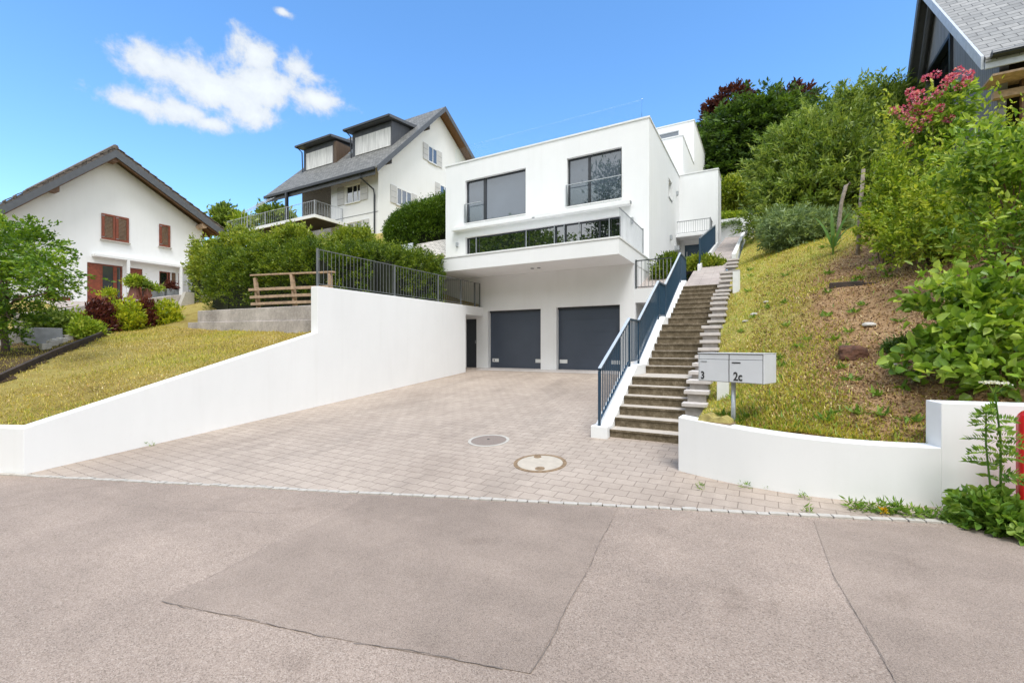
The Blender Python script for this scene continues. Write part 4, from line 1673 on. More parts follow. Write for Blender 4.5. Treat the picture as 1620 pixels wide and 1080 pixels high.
#SECTION3
# ================================================================== LEFT NEIGHBOUR: white gabled house with rust shutters
lh = thing('gabled_house', 'white gabled house with rust-red shutters and brown tiled roof, at the left', 'house', (-34, 10, 3.7))
HX = -30.0
LHOLES = [(9.27, 10.72, 3.72, 5.86), (11.02, 11.60, 3.85, 5.84), (12.39, 12.95, 4.95, 5.86), (12.99, 13.22, 3.9, 5.86), (13.34, 13.55, 3.9, 5.87), (7.72, 8.66, 2.25, 4.02), (6.7, 7.05, 2.0, 3.95), (10.92, 10.995, 3.85, 5.8)]
mb = MB().wall('X', HX - .3, HX, 5.5, 14.63, 1.2, 6.4, LHOLES)
mb.prism([(HX, 5.5, 6.4), (HX, 14.63, 6.4), (HX, 14.63, 8.84), (HX, 10.15, 11.46), (HX, 5.5, 6.83)], (-.3, 0, 0))
mb.box(-42, HX - .302, 14.33, 14.63, 1.2, 8.82)
mb.box(-42, HX - .302, 5.5, 5.8, 1.2, 6.8)
mb.build('wall', 'stucco', lh)


def slope_layer(mb, y0, z0, y1, z1, t0, t1, x0, x1):
    """slab along a roof slope between normal-ish offsets t0, t1 (measured upward in Z)"""
    mb.prism([(x0, y0, z0 + t0), (x0, y1, z1 + t0), (x0, y1, z1 + t1), (x0, y0, z0 + t1)], (x1 - x0, 0, 0))
    return mb


AY, AZ = 10.15, 11.50
LE, RE = (4.7, AZ - 5.45 * 1.0), (15.5, AZ - 5.35 * 0.565)
mb = MB()
for (y, z) in (LE, RE):
    slope_layer(mb, AY, AZ, y, z, .22, .34, -29.22, -42.5)
rng = random.Random(8)
for (y, z), n in ((LE, 17), (RE, 15)):
    for k in range(n):
        t0, t1 = k / n, (k + 1.12) / n
        ya, za = AY + (y - AY) * t0, AZ + (z - AZ) * t0
        yb, zb = AY + (y - AY) * min(t1, 1), AZ + (z - AZ) * min(t1, 1)
        slope_layer(mb, ya, za + .015, yb, zb + .07, .325, .36 + rng.uniform(0, .01), -29.19, -29.6)
mb.tube([(-29.2, AY, AZ + .36), (-42.5, AY, AZ + .36)], .13, 8)
mb.build('roof', 'tile_brown', lh)
mb = MB()
for (y, z) in (LE, RE):
    slope_layer(mb, AY, AZ, y, z, -.17, .215, -29.16, -29.22)
mb.build('barge_board', 'barge_grey', lh)
mb = MB()
for (y, z) in (LE, RE):
    slope_layer(mb, AY, AZ, y, z, .10, .215, -29.225, -42.4)
    slope_layer(mb, AY, AZ, y, z, -.22, -.05, -29.25, -29.36)
mb.build('soffit', 'soffit_wood', lh)
for k in range(14):
    x = -29.9 - k * .8
    slope_layer(MB(), 14.7, AZ - (14.7 - AY) * .565, RE[0] - .05, RE[1] + .03, -.06, .09, x, x - .12).build('rafter', 'brown_wood', lh)
for (y, z) in ((AY, AZ - .22), (7.93, AZ - 2.22 - .2)):
    MB().box(-29.9 + .001, -29.28, y - .12, y + .12, z - .14, z + .10).build('purlin', 'brown_wood', lh)
MB().tube([(-29.999, 14.42, 8.82), (-29.3, 14.42, 8.82)], .16, 14).build('purlin', 'fence_wood', lh, smooth=False)


def shutter(y0, y1, z0, z1, n):
    w = (y1 - y0) / n
    for i in range(n):
        a, b = y0 + i * w + .006, y0 + (i + 1) * w - .006
        f = MB().wall('X', HX + .003, HX + .06, a, b, z0, z1, [(a + .12, b - .10, z0 + .10, z1 - .10)]).build('shutter', 'rust_wood', lh, bevel=0.004)
        g = MB()
        k = 16
        for q in range(k):
            zz = z0 + .10 + (z1 - z0 - .2) * (q + .5) / k
            g.box(HX + .012, HX + .045, a + .12, b - .10, zz - .022, zz + .022)
        g.build('louvre', 'brown_wood', f)
        MB().box(HX + .06, HX + .075, a + .01, a + .13, z1 - .13, z1 - .10).build('hinge', 'rail_grey', f)
        MB().box(HX + .06, HX + .075, a + .01, a + .13, z0 + .10, z0 + .13).build('hinge', 'rail_grey', f)
    MB().box(HX + .002, HX + .12, y0 - .05, y1 + .05, z0 - .07, z0 - .012).build('window_sill', 'pale_concrete', lh)


shutter(9.82, 10.98, 7.15, 8.49, 2)
shutter(12.37, 12.92, 7.27, 8.53, 1)
MB().box(HX + .002, HX + .42, 9.45, 14.5, 6.16, 6.30).build('awning_box', 'coping', lh, bevel=0.01)
MB().box(HX - .12, HX - .06, 9.28, 9.83, 3.72, 5.85).build('door_shutter', 'rust_wood', lh)
window(lh, 'X', HX - .06, -1, 9.84, 10.71, 3.72, 5.85, bars=(10.42,), fm='rust_wood', gm='glass_old', fw=.06, bw=.16, name='glazed_door')
MB().box(HX - .12, HX - .05, 11.03, 11.59, 3.85, 5.83).build('door_shutter', 'rust_wood', lh)
window(lh, 'X', HX - .06, -1, 12.40, 12.94, 4.95, 5.85, bars=(12.82,), fm='rust_wood', gm='glass_dark', fw=.05, bw=.05)
MB().box(HX - .12, HX - .06, 13.0, 13.21, 3.9, 5.85).build('door_shutter', 'brown_wood', lh)
MB().box(HX - .12, HX - .06, 13.35, 13.54, 3.9, 5.86).build('door_shutter', 'rust_wood', lh)
MB().box(HX - .12, HX - .06, 7.73, 8.18, 2.25, 4.01).build('door_shutter', 'rust_wood', lh)
MB().box(HX - .12, HX - .06, 8.20, 8.65, 2.25, 4.01).build('door_shutter', 'rust_wood', lh)
MB().box(HX - .12, HX - .06, 6.71, 7.04, 2.0, 3.94).build('door_shutter', 'brown_wood', lh)
MB().box(HX - .10, HX - .06, 10.925, 10.99, 3.85, 5.79).build('window', 'glass_dark', lh)
for y in (10.76, 13.24):
    MB().box(HX + .3, HX + .42, y, y + .13, 3.5, 6.158).build('porch_post', 'white_paint', lh)
MB().box(HX + .5, HX + .56, 13.62, 14.5, 4.5, 5.68).solo('wind_screen', 'planter_grey', 'plain grey wind screen at the right end of the left house terrace', 'screen')

# terrace walls in front of that house
mb = MB()
st_ = [(5.2, 2.75), (6.3, 2.95), (7.1, 3.20), (8.6, 3.50), (10.0, 3.85), (10.7, 3.98)]
for (y, z) in st_:
    mb.v += [(-22.95, y, 1.4), (-22.95, y, z), (-23.35, y, z + .01), (-23.35, y, 1.4)]
for i in range(len(st_) - 1):
    for k in range(4):
        mb.f.append((4 * i + k, 4 * (i + 1) + k, 4 * (i + 1) + (k + 1) % 4, 4 * i + (k + 1) % 4))
mb.f.append((0, 1, 2, 3))
mb.f.append(tuple(4 * (len(st_) - 1) + k for k in (3, 2, 1, 0)))
mb.solo('terrace_wall', 'old_concrete', 'weathered grey terrace wall behind the yellow and red shrubs', 'wall', bevel=0.02)
mb = MB().prism([(-22.9, 9.6, 1.8), (-22.9, 10.69, 1.8), (-22.9, 10.69, 4.02), (-22.9, 10.35, 4.02)], (.30, 0, 0))
mb.solo('ramp_cheek', 'pale_concrete', 'pale sloping concrete cheek at the end of the terrace wall', 'wall')
mb = MB().box(-22.55, -18.9, 10.9, 11.3, 2.0, 3.9)
mb.solo('stone_wall', 'stone_wall', 'low wall of brownish stone blocks between terrace and big hedge', 'wall', bevel=0.03)

cw = thing('concrete_wall', 'weathered concrete wall along the top of the lawn, under the wooden rail fence', 'wall', (-13.6, 7.9, 2.0))
a, b = Vector((-9.79, 7.62)), Vector((-17.6, 8.12))
d = (b - a).normalized()
nn = Vector((-d.y, d.x)) if d.x > 0 else Vector((d.y, -d.x))
if nn.y < 0:
    nn = -nn


def cbox(s0, s1, off, th, z0, z1a, z1b):
    p, q = a + d * s0 + nn * off, a + d * s1 + nn * off
    mb = MB().prism([(p.x, p.y, z0), (q.x, q.y, z0), (q.x + nn.x * th, q.y + nn.y * th, z0), (p.x + nn.x * th, p.y + nn.y * th, z0)], (0, 0, 1))
    for k, z in ((4, z1a), (5, z1b), (6, z1b), (7, z1a)):
        x, y, _ = mb.v[k]
        mb.v[k] = (x, y, z)
    return mb


cbox(0, 7.83, 0, .34, 1.2, 2.27, 2.42).build('lower_course', 'old_concrete', cw, bevel=0.012)
cbox(0, 4.20, .035, .30, 2.272, 2.66, 2.74).build('upper_course', 'old_concrete', cw, bevel=0.015)
cbox(4.215, 7.2, .045, .29, 2.35, 2.745, 2.80).build('upper_course', 'old_concrete', cw, bevel=0.015)

wf = thing('rail_fence', 'unpainted wooden rail fence with leaning posts in front of the hedge', 'fence', (-12.6, 8.6, 2.75))
for (xt, xb) in ((-14.40, -14.22), (-12.52, -12.36), (-10.80, -10.80)):
    MB().beam((xb, 8.62, 2.6), (xt, 8.60, 3.80 if xt < -12 else 3.66), .10, .11, (0, 1, 0)).build('post', 'fence_wood', wf, bevel=0.01)
for (za, zb, x0, x1) in ((3.90, 3.69, -14.62, -10.62), (3.42, 3.27, -14.62, -10.75), (3.17, 3.06, -14.55, -10.75), (2.95, 2.86, -14.5, -10.75)):
    mb = MB()
    mid = (x0 + x1) / 2 - .2
    yo = 8.52 if za < 3.8 else 8.60
    mb.beam((x0, yo, za), (mid, yo, (za + zb) / 2 + .015), .045 if za < 3.8 else .11, .085 if za < 3.8 else .05)
    mb.beam((mid + .002, yo + .004, (za + zb) / 2 + .015), (x1, yo, zb), .045 if za < 3.8 else .11, .085 if za < 3.8 else .05)
    mb.build('rail', 'fence_wood', wf, bevel=0.006)

# garden edging, planter boxes and small block steps at the far left
mb = MB()
ed_ = [(-12.6, 2.05), (-13.5, 2.8), (-15.2, 4.1), (-17.0, 5.35), (-18.6, 6.25), (-20.3, 7.1)]
for (x, y), (x2, y2) in zip(ed_, ed_[1:]):
    z, z2 = float(lawn_z(x, y)[0]), float(lawn_z(x2, y2)[0])
    mb.beam((x, y, z + .03), (x2, y2, z2 + .03), .07, .26)
mb.solo('plank_edging', 'old_plank', 'dark timber edging running along the left side of the lawn', 'edging')
for i, (px, py, w, lab) in enumerate(((18, 543, .95, 'pale grey concrete planter box at the left frame edge under the maple'), (66, 543, 1.15, 'darker grey concrete planter box right of the pale one, under the maple'))):
    p = atY(px, py, 4.35 if i == 0 else 4.75)
    p.z = float(lawn_z(p.x, p.y)[0])
    bx = thing('planter_box', lab, 'planter', tuple(p), 'concrete planter boxes under the maple')
    m_ = 'planter_grey' if i else 'pale_concrete'
    zt = p.z + .42
    mb = MB().wall('Y', p.y - .3, p.y + .3, p.x - w / 2, p.x + w / 2, p.z - .3, zt, [])
    mb.build('box', m_, bx, bevel=0.015)
    MB().box(p.x - w / 2 + .05, p.x + w / 2 - .05, p.y - .25, p.y + .25, zt + .001, zt + .015).build('soil', 'mulch', bx)
    MB().box(p.x - w / 2 + .02, p.x + w / 2 - .02, p.y - .315, p.y - .301, p.z + .19, p.z + .205).build('groove', 'ink', bx)
for (px, py, lab) in ((72, 555, 'small pale block lowest of those beside the dark edging'), (83, 549, 'small pale block second up beside the dark edging'), (90, 546, 'small block third up beside the dark edging'),
                      (88, 539, 'small block next to the darker planter box'), (98, 542, 'small block upper right of those beside the dark edging'), (107, 539, 'small block topmost beside the dark edging')):
    p = atY(px, py, 4.35 + (px - 72) * .025)
    z = float(lawn_z(p.x, p.y)[0])
    MB().box(p.x - .12, p.x + .12, p.y - .1, p.y + .1, z - .05, z + .17).solo('step_block', 'pale_concrete', lab, 'block', 'small blocks beside the edging', bevel=0.02)

# ================================================================== MIDDLE NEIGHBOUR: gabled house with two dormers
mh = thing('dormer_house', 'white hillside house with grey slate roof, two dormers and pale grey shutters', 'house', (-29, 27, 9.8))
GX, FY = -24.5, 23.67
RY, RZ = 30.5, 21.95
mb = MB().prism([(GX, FY, 8), (GX, 38.5, 8), (GX, 38.5, RZ - 8 * .62 - .35), (GX, RY, RZ - .35), (GX, FY, RZ - (RY - FY) * 1.0 - .35)], (-.3, 0, 0))
mb.wall('Y', FY, FY + .3, -29.6, GX - .302, 8, 14.6, [(-27.93, -26.40, 12.44, 13.77), (-27.86, -26.22, 10.15, 10.94)])
mb.box(-29.6, -29.3, FY + .302, 30, 8, 14.6)
mb.build('wall', 'stucco_old', mh)
MB().box(-35.0, -29.602, 25.0, 25.2, 8, 15.8).build('loggia_wall', 'brick_pale', mh)
MB().box(-29.6 + .01, GX + .012, FY - .012, FY - .001, 11.36, 11.41).build('string_course', 'planter_grey', mh)
mb = MB()
slope_layer(mb, RY, RZ, 22.75, RZ - 7.75, -.12, 0, -23.72, -36.8)
slope_layer(mb, RY + .002, RZ, 39.5, RZ - 9 * .62, -.12, -.002, -23.72, -33.0)
mb.build('roof', 'slate_grey', mh)
mb = MB()
slope_layer(mb, RY, RZ, 22.8, RZ - 7.7, -.42, .02, -23.66, -23.715)
slope_layer(mb, RY + .002, RZ, 39.5, RZ - 9 * .62, -.40, .018, -23.66, -23.714)
mb.build('barge_board', 'barge_grey', mh)
mb = MB()
slope_layer(mb, RY, RZ, 22.9, RZ - 7.6, -.20, -.125, -23.72, -36.7)
slope_layer(mb, RY + .002, RZ, 39.4, RZ - 8.9 * .62, -.20, -.126, -23.72, -32.9)
mb.build('soffit', 'soffit_wood', mh)
MB().box(-36.82, -23.9, 22.66, 22.80, 13.98, 14.20).build('gutter', 'gutter_dark', mh, bevel=0.02)
MB().box(-36.7, -24.0, 22.86, 22.93, 13.70, 14.17).build('fascia', 'barge_grey', mh)
for y in (24.3, 28.6):
    MB().box(-24.499, -23.9, y - .12, y + .12, RZ - (RY - y) - .75, RZ - (RY - y) - .42).build('purlin', 'dark_soffit', mh)
MB().tube([(-25.35, 22.74, 13.98), (-25.35, 22.76, 13.7), (-24.85, 23.55, 13.0), (-24.80, 23.58, 12.6), (-24.80, 23.58, 9.0)], .06, 8).build('downpipe', 'gutter_dark', mh)


def shutter_pair(axis, p, w0, w1, z0, z1, sw, lo=True, hi=True):
    for flag, (a, b) in ((lo, (w0 - sw - .03, w0 - .03)), (hi, (w1 + .03, w1 + sw + .03))):
        if not flag:
            continue
        mb = MB()
        if axis == 'Y':
            mb.box(a, b, p - .06, p - .012, z0, z1)
        else:
            mb.box(p + .012, p + .06, a, b, z0, z1)
        s_ = mb.build('shutter', 'shutter_grey', mh, bevel=0.006)
        mb = MB()
        for q in (.33, .66):
            zz = z0 + (z1 - z0) * q
            if axis == 'Y':
                mb.box(a + .02, b - .02, p - .066, p - .061, zz - .012, zz + .012)
            else:
                mb.box(p + .061, p + .066, a + .02, b - .02, zz - .012, zz + .012)
        mb.build('batten', 'planter_grey', s_)


window(mh, 'Y', FY + .06, 1, -27.93, -26.40, 12.44, 13.77, bars=(-27.25, -26.75), fm='white_paint', gm='glass_dark', fw=.07, bw=.08)
shutter_pair('Y', FY, -28.05, -26.33, 12.42, 13.80, .75)
MB().box(-28.0, -26.33, FY - .10, FY - .002, 12.36, 12.43).build('window_sill', 'white_paint', mh)
window(mh, 'Y', FY + .06, 1, -27.86, -26.22, 10.15, 10.94, bars=(-27.1,), fm='white_paint', gm='glass_dark', fw=.07, bw=.08)
shutter_pair('Y', FY, -27.9, -26.2, 10.12, 10.98, .75, False, True)
for (a, b, z0, z1, bars, lo, hi) in ((25.52, 27.15, 12.40, 13.72, (26.05, 26.6), 1, 1), (29.2, 30.36, 17.02, 18.34, (29.78,), 1, 1), (30.75, 31.95, 14.28, 15.56, (31.35,), 1, 0)):
    window(mh, 'X', GX + .051, -1, a, b, z0, z1, bars=bars, fm='white_paint', gm='glass_dark', fw=.07, bw=.08, depth=.05)
    shutter_pair('X', GX, a, b, z0 - .02, z1 + .02, .62, lo, hi)
    MB().box(GX + .002, GX + .10, a - .05, b + .05, z0 - .08, z0 - .022).build('window_sill', 'shutter_grey', mh)

for (x0, x1) in ((-29.3, -24.98), (-35.45, -31.55)):
    dm = MB().prism([(x0, 25.5, 16.6), (x0, 25.5, 18.9), (x0, 28.6, 19.3), (x0, 28.6, 19.9 - .3)], (x1 - x0, 0, 0)).build('dormer', 'boards_dark', mh)
    MB().box(x0 + .40, x1 - .10, 25.44, 25.498, 16.98, 18.42).build('front_panel', 'panel_pale', dm)
    mb = MB().prism([(x0 - .45, 25.0, 18.92), (x0 - .45, 25.0, 19.14), (x0 - .45, 29.0, 19.66), (x0 - .45, 29.0, 19.36)], (x1 - x0 + .75, 0, 0))
    mb.build('dormer_roof', 'barge_grey', dm, bevel=0.02)
    MB().box(x0 - .46, x1 + .30, 24.90, 24.999, 18.95, 19.10).build('gutter', 'gutter_dark', dm)
    MB().tube([(x0 - .2, 24.96, 18.94), (x0 - .05, 25.35, 18.6), (x0 - .03, 25.40, 16.9)], .05, 8).build('downpipe', 'gutter_dark', dm)
MB().box(-31.548, -31.15, 25.45, 27.0, 16.75, 18.7).build('wood_cheek', 'boards_brown', mh)
slope_layer(MB(), 28.2, RZ - 2.3, 26.4, RZ - 4.1, .005, .12, -30.85, -29.6).build('skylight', 'skylight_metal', mh)

# balcony on posts
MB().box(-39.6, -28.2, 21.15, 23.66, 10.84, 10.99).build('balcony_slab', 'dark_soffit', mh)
MB().box(-39.62, -28.18, 21.08, 21.148, 10.83, 11.06).build('balcony_edge', 'white_paint', mh)
MB().box(-28.198, -28.12, 21.15, 23.6, 10.83, 11.058).build('balcony_edge', 'white_paint', mh)
MB().box(-33.82, -33.62, 22.6, 22.8, 10.992, 13.978).build('balcony_post', 'gutter_dark', mh)
br = thing('balcony_railing', 'pale metal railing around the raised balcony of the dormer house', 'railing', (-33, 21.3, 11.0))
railing(br, [(-39.5, 22.9, 11.0), (-39.5, 21.2, 11.0), (-28.25, 21.2, 11.0), (-28.25, 23.6, 11.0)], 1.08, 0.24, 'galvanised', 'galvanised',
        [(-39.5, 21.2, 11.05), (-36.6, 21.2, 11.05), (-34.2, 21.2, 11.05), (-31.5, 21.2, 11.05), (-28.25, 21.2, 11.05), (-28.25, 23.6, 11.05)], 0.008, hw=.03, hh=.025)
aw_ = thing('awning_frame', 'bare folding metal awning arms beside the balcony, under the left roof corner', 'awning frame', (-37.2, 21.6, 11))
for k in range(4):
    x = -37.1 + k * .42
    MB().tube([(x + .5, 22.8, 13.95), (x - .45, 21.3, 12.55), (x - .45, 21.25, 11.0)], .018, 6).build('arm', 'galvanised', aw_)
MB().box(-30.6, -29.9, 22.6, 23.3, 11.0, 11.75).solo('balcony_table', 'dark_soffit', 'dark covered table on the raised balcony of the dormer house', 'table', bevel=0.04)

# ================================================================== RIGHT NEIGHBOUR: dark boarded chalet
ch = thing('chalet', 'dark boarded chalet with pale slate roof and open eaves, at the top right', 'house', (9, 22, 5.5))
CX_ = 6.03
cy0, cz0, cy1, cz1, cy2, cz2 = 18.0, 9.96, 24.0, 16.2, 28.3, 9.3
gz = lambda y: cz0 + (y - cy0) * 1.04 - .28 if y <= cy1 else cz1 - (y - cy1) * 1.605 - .4
LOG = (22.4, 25.6, 8.6, 13.1)
mb = MB()
mb.prism([(CX_, 19.0, 7.0), (CX_, 22.4, 7.0), (CX_, 22.4, gz(22.4)), (CX_, 19.0, gz(19.0)), (CX_, 18.5, gz(18.5)), (CX_, 18.62, 9.6)], (.2, 0, 0))
mb.prism([(CX_, 22.402, 13.1), (CX_, 25.75, 13.1), (CX_, 24.0, cz1 - .35), (CX_, 22.402, gz(22.402))], (.2, 0, 0))
mb.prism([(CX_, 25.602, 7.0), (CX_, 28.4, 7.0), (CX_, 28.2, 9.0), (CX_, 25.752, 13.098), (CX_, 25.602, 13.098)], (.2, 0, 0))
mb.build('gable_wall', 'boards_chalet', ch)
MB().box(CX_ + .15, CX_ + .22, 22.402, 25.60, 7.0, 13.098).build('loggia_window', 'glass_dark', ch)
mb = MB().box(CX_ - .10, CX_ + .14, 22.30, 25.70, 13.0, 13.14)
mb.box(CX_ - .10, CX_ + .14, 22.30, 22.42, 7.5, 12.998)
mb.build('window_frame', 'frame_dark', ch)
mb = MB()
mb.box(CX_ + .5, 16, 20.6, 20.8, 5.5, 11.2)
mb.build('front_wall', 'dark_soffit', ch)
for x in (6.5, 7.4, 8.6):
    MB().box(x, x + .16, 18.6, 18.76, 5.5, 9.6).build('porch_post', 'brown_wood', ch)
MB().box(5.9, 16, 18.55, 18.75, 8.9, 9.1).build('porch_beam', 'fence_wood', ch)
mb = MB()
slope_layer(mb, cy1, cz1, cy0 - .1, cz0 - .1, -.12, 0, 5.52, 17)
slope_layer(mb, cy1 + .002, cz1, cy2, cz2, -.14, -.002, 5.52, 17)
mb.build('roof', 'slate_pale', ch)
mb = MB()
slope_layer(mb, cy1, cz1, cy0 - .02, cz0 - .02, -.36, .02, 5.45, 5.515)
mb.build('barge_board', 'zinc_blue', ch)
mb = MB()
slope_layer(mb, cy1 + .002, cz1, cy2, cz2, -.55, .02, 5.45, 5.515)
slope_layer(mb, cy1 + .05, cz1, cy2, cz2, -.95, -.56, 5.75, 5.86)
mb.build('barge_board', 'barge_grey', ch)
mb = MB()
slope_layer(mb, cy1, cz1, cy0 + .05, cz0 + .05, -.20, -.125, 5.52, 17)
for k in range(8):
    slope_layer(mb, 20.6, cz0 + 2.6 * 1.04, cy0 + .1, cz0 + .1, -.34, -.205, 5.9 + k * .9, 6.03 + k * .9)
mb.build('soffit', 'soffit_wood', ch)
mb = MB()
slope_layer(mb, cy1 + .002, cz1, cy2, cz2, -.24, -.145, 5.52, 17)
mb.build('soffit', 'barge_grey', ch)
MB().tube([(5.62, cy0 - .17, cz0 - .08), (17, cy0 - .17, cz0 - .08)], .09, 10).build('gutter', 'gutter_dark', ch)
MB().box(5.53, 17, cy0 - .06, cy0 - .01, cz0 - .40, cz0 - .17).build('fascia', 'zinc_blue', ch)
MB().box(5.7, 17, cy0 + .0, cy0 + .9, cz0 - .62, cz0 - .56).build('eave_boards', 'fence_wood', ch)
#SECTION4
# ================================================================== VEGETATION
def B(px, py, Y, rx, rz, dr=1.0):
    c = atY(px, py, Y)
    d = -c.x * S_ + c.y * C_
    k = d / 710.0
    return (c.x, c.y, c.z, rx * k, rx * k * dr, rz * k)


def hedge(name, label, path, width, nclump, per, spread, L, W, lm, seed, group=None, core=True, up=.35, lump=.12, cat='hedge', lumpy=.16, spray=0.0, er=.5):
    rng = np.random.default_rng(seed)
    P0 = np.array([p[:2] for p in path], float)
    zb = np.array([p[2] for p in path])
    zt = np.array([p[3] for p in path])
    seg = np.linalg.norm(np.diff(P0, axis=0), axis=1)
    cum = np.r_[0, np.cumsum(seg)]
    s = rng.uniform(0, cum[-1], nclump)
    th = rng.uniform(-0.03 * math.pi, 1.03 * math.pi, nclump)
    endf = np.clip(np.minimum(s, cum[-1] - s) / (width * er), 0, 1)
    endf = np.sqrt(np.clip(1 - (1 - endf) ** 2, 0.02, 1))
    cx, cy = np.interp(s, cum, P0[:, 0]), np.interp(s, cum, P0[:, 1])
    b, t = np.interp(s, cum, zb), np.interp(s, cum, zt)
    k = np.clip(np.searchsorted(cum, s) - 1, 0, len(seg) - 1)
    dv = np.diff(P0, axis=0)[k] / seg[k][:, None]
    nv = np.c_[-dv[:, 1], dv[:, 0]]
    lm_ = 1 + lump * np.sin(s * 2.1 + seed) * np.cos(th * 3) + rng.normal(0, .05, nclump)
    co, si = np.cos(th), np.sin(th)
    hsh = np.modf(np.abs(np.sin(np.floor(s / .42) * 12.9898 + np.floor(th / (.42 / width * 1.6)) * 78.233) * 43758.5453))[0]
    lm_ = lm_ + (hsh - .6) * lumpy
    u = np.sign(co) * np.abs(co) ** .45 * width * .5 * lm_ * endf
    v = np.sign(si) * np.abs(si) ** .42 * (t - b) * lm_ * (0.75 + .25 * endf)
    c = np.c_[cx + nv[:, 0] * u, cy + nv[:, 1] * u, b + v]
    out = np.c_[nv * (co)[:, None], si * .9]
    e1 = (np.minimum(s, cum[-1] - s) < width * .5)
    out[e1, :2] += dv[e1] * np.where(s[e1] < cum[-1] / 2, -1, 1)[:, None] * .7
    tn = np.repeat(rng.normal(.48, .13, nclump), per)
    ax = out + rng.normal(0, .3, out.shape) + np.array([0, 0, up])
    ax /= np.linalg.norm(ax, axis=1, keepdims=True)
    tt = rng.uniform(-.3, 1, nclump * per)
    A = np.repeat(ax, per, axis=0)
    P = np.repeat(c, per, axis=0) + A * (spray * tt * np.repeat(rng.uniform(.5, 1.3, nclump), per))[:, None] + rng.normal(0, spread, (nclump * per, 3)) * (1.1 - .7 * np.clip(tt, 0, 1))[:, None]
    D = A * .8 + rng.normal(0, .5, P.shape)
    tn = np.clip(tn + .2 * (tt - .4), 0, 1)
    h = thing(name, label, cat, (float(P0[:, 0].mean()), float(P0[:, 1].mean()), float(zb.min())), group)
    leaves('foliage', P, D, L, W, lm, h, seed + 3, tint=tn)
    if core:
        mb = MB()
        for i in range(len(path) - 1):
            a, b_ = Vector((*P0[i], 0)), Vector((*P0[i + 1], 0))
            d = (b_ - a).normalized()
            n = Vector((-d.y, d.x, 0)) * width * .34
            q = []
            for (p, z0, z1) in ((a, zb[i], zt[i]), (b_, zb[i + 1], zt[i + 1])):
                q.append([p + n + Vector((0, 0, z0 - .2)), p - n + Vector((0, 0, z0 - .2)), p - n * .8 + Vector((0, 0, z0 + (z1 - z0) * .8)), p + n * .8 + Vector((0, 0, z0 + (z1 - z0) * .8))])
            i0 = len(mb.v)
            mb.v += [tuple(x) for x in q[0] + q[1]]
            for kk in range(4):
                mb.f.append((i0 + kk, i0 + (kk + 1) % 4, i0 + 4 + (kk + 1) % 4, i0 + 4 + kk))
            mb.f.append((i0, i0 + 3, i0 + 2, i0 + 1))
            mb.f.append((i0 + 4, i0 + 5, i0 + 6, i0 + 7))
        mb.build('shade_core', 'hedge_shade', h)  # solid dark filler: shade between the leaf sprays put into its colour
    return h


hedge('hedge', 'long bushy green hedge behind the wooden rail fence and dark driveway railing',
      [(-19.6, 10.6, 3.0, 5.0), (-17.5, 10.1, 2.85, 4.95), (-14, 9.85, 2.8, 4.75), (-11.9, 9.75, 2.8, 4.6), (-10.95, 10.5, 2.85, 4.65), (-10.75, 13.0, 2.95, 4.72)], 1.9, 4800, 28, .05, .08, .36, 'leaf_hedge', 11, up=.15, lump=.07, lumpy=.17, spray=.26)
lp = []
for px, py, Y in ((338, 386, 12.6), (385, 372, 12.8), (435, 362, 13.0), (480, 358, 13.2), (520, 360, 13.6), (560, 352, 14.6), (598, 366, 15.2), (640, 396, 15.2), (668, 412, 14.6)):
    p = atY(px, py, Y)
    lp.append((p.x, p.y, float(LEFT(p.x, p.y)[0]) - .2, p.z - .75))
hedge('hedge', 'loose light green laurel hedge climbing the slope below the raised balcony', lp, 3.4, 2600, 24, .10, .15, .42, 'leaf_laurel', 12, up=.6, lump=.16, lumpy=.2, spray=.42)
cl_ = []
for px, pt, pb, dpt in ((598, 352, 412, 23.4), (640, 330, 400, 23.8), (670, 321, 388, 24.0), (700, 311, 375, 24.2), (735, 302, 365, 24.6)):
    r = ray(px, pt)
    p = Vector((r.x * dpt, r.y * dpt, EYE + r.z * dpt))
    zb_ = EYE + ray(px, pb).z * dpt
    cl_.append((p.x, p.y + .6, zb_, p.z))
hedge('hedge', 'dense clipped hedge with rounded end rising between the two white houses', cl_, 2.2, 4600, 18, .10, .11, .40, 'leaf_clipped', 13, up=.3, lump=.03, lumpy=.06, spray=.15, er=.25)

# grassy patch and grey mesh slope left of the modern house
mb = MB()
q = [atY(618, 391, 17.2), atY(652, 384, 17.3), atY(652, 404, 17.2), atY(622, 404, 17.1)]
mb.prism([tuple(v) for v in q], (0, .08, 0))
mb.solo('panel_fence', 'zinc_blue', 'short grey-blue metal panel below the clipped hedge', 'fence')
mb = MB()
q = [atY(640, 404, 17.15), atY(660, 386, 17.9), atY(707, 378, 18.2), atY(712, 404, 17.2)]
mb.prism([tuple(v) for v in q], (0, .1, -.1))
mb.solo('mesh_fence', 'brick_pale', 'pale grey wire mesh slope panel beside the modern house', 'fence')


def ground_at(x, y):
    return float(LEFT(x, y)[0]) if x < -9.6 else float(RIGHT(x, y)[0])


# maple at the left edge
p = atY(8, 505, 3.75)
plant('maple_tree', 'spreading maple with layered fresh green leaves at the left frame edge', 'tree', (p.x, p.y, ground_at(p.x, p.y)),
      [B(30, 385, 3.7, 62, 32, .8), B(88, 428, 3.7, 44, 20, .8), B(20, 450, 3.7, 70, 34, .8), B(-25, 400, 3.8, 70, 55, .8), B(10, 505, 3.6, 42, 22, .8)],
      620, 30, .07, .09, .55, 'leaf_maple', 21, None, .09, 14, 'bark', spray=.42, flat=.35, shell=.3, up=.02, outward=.6)

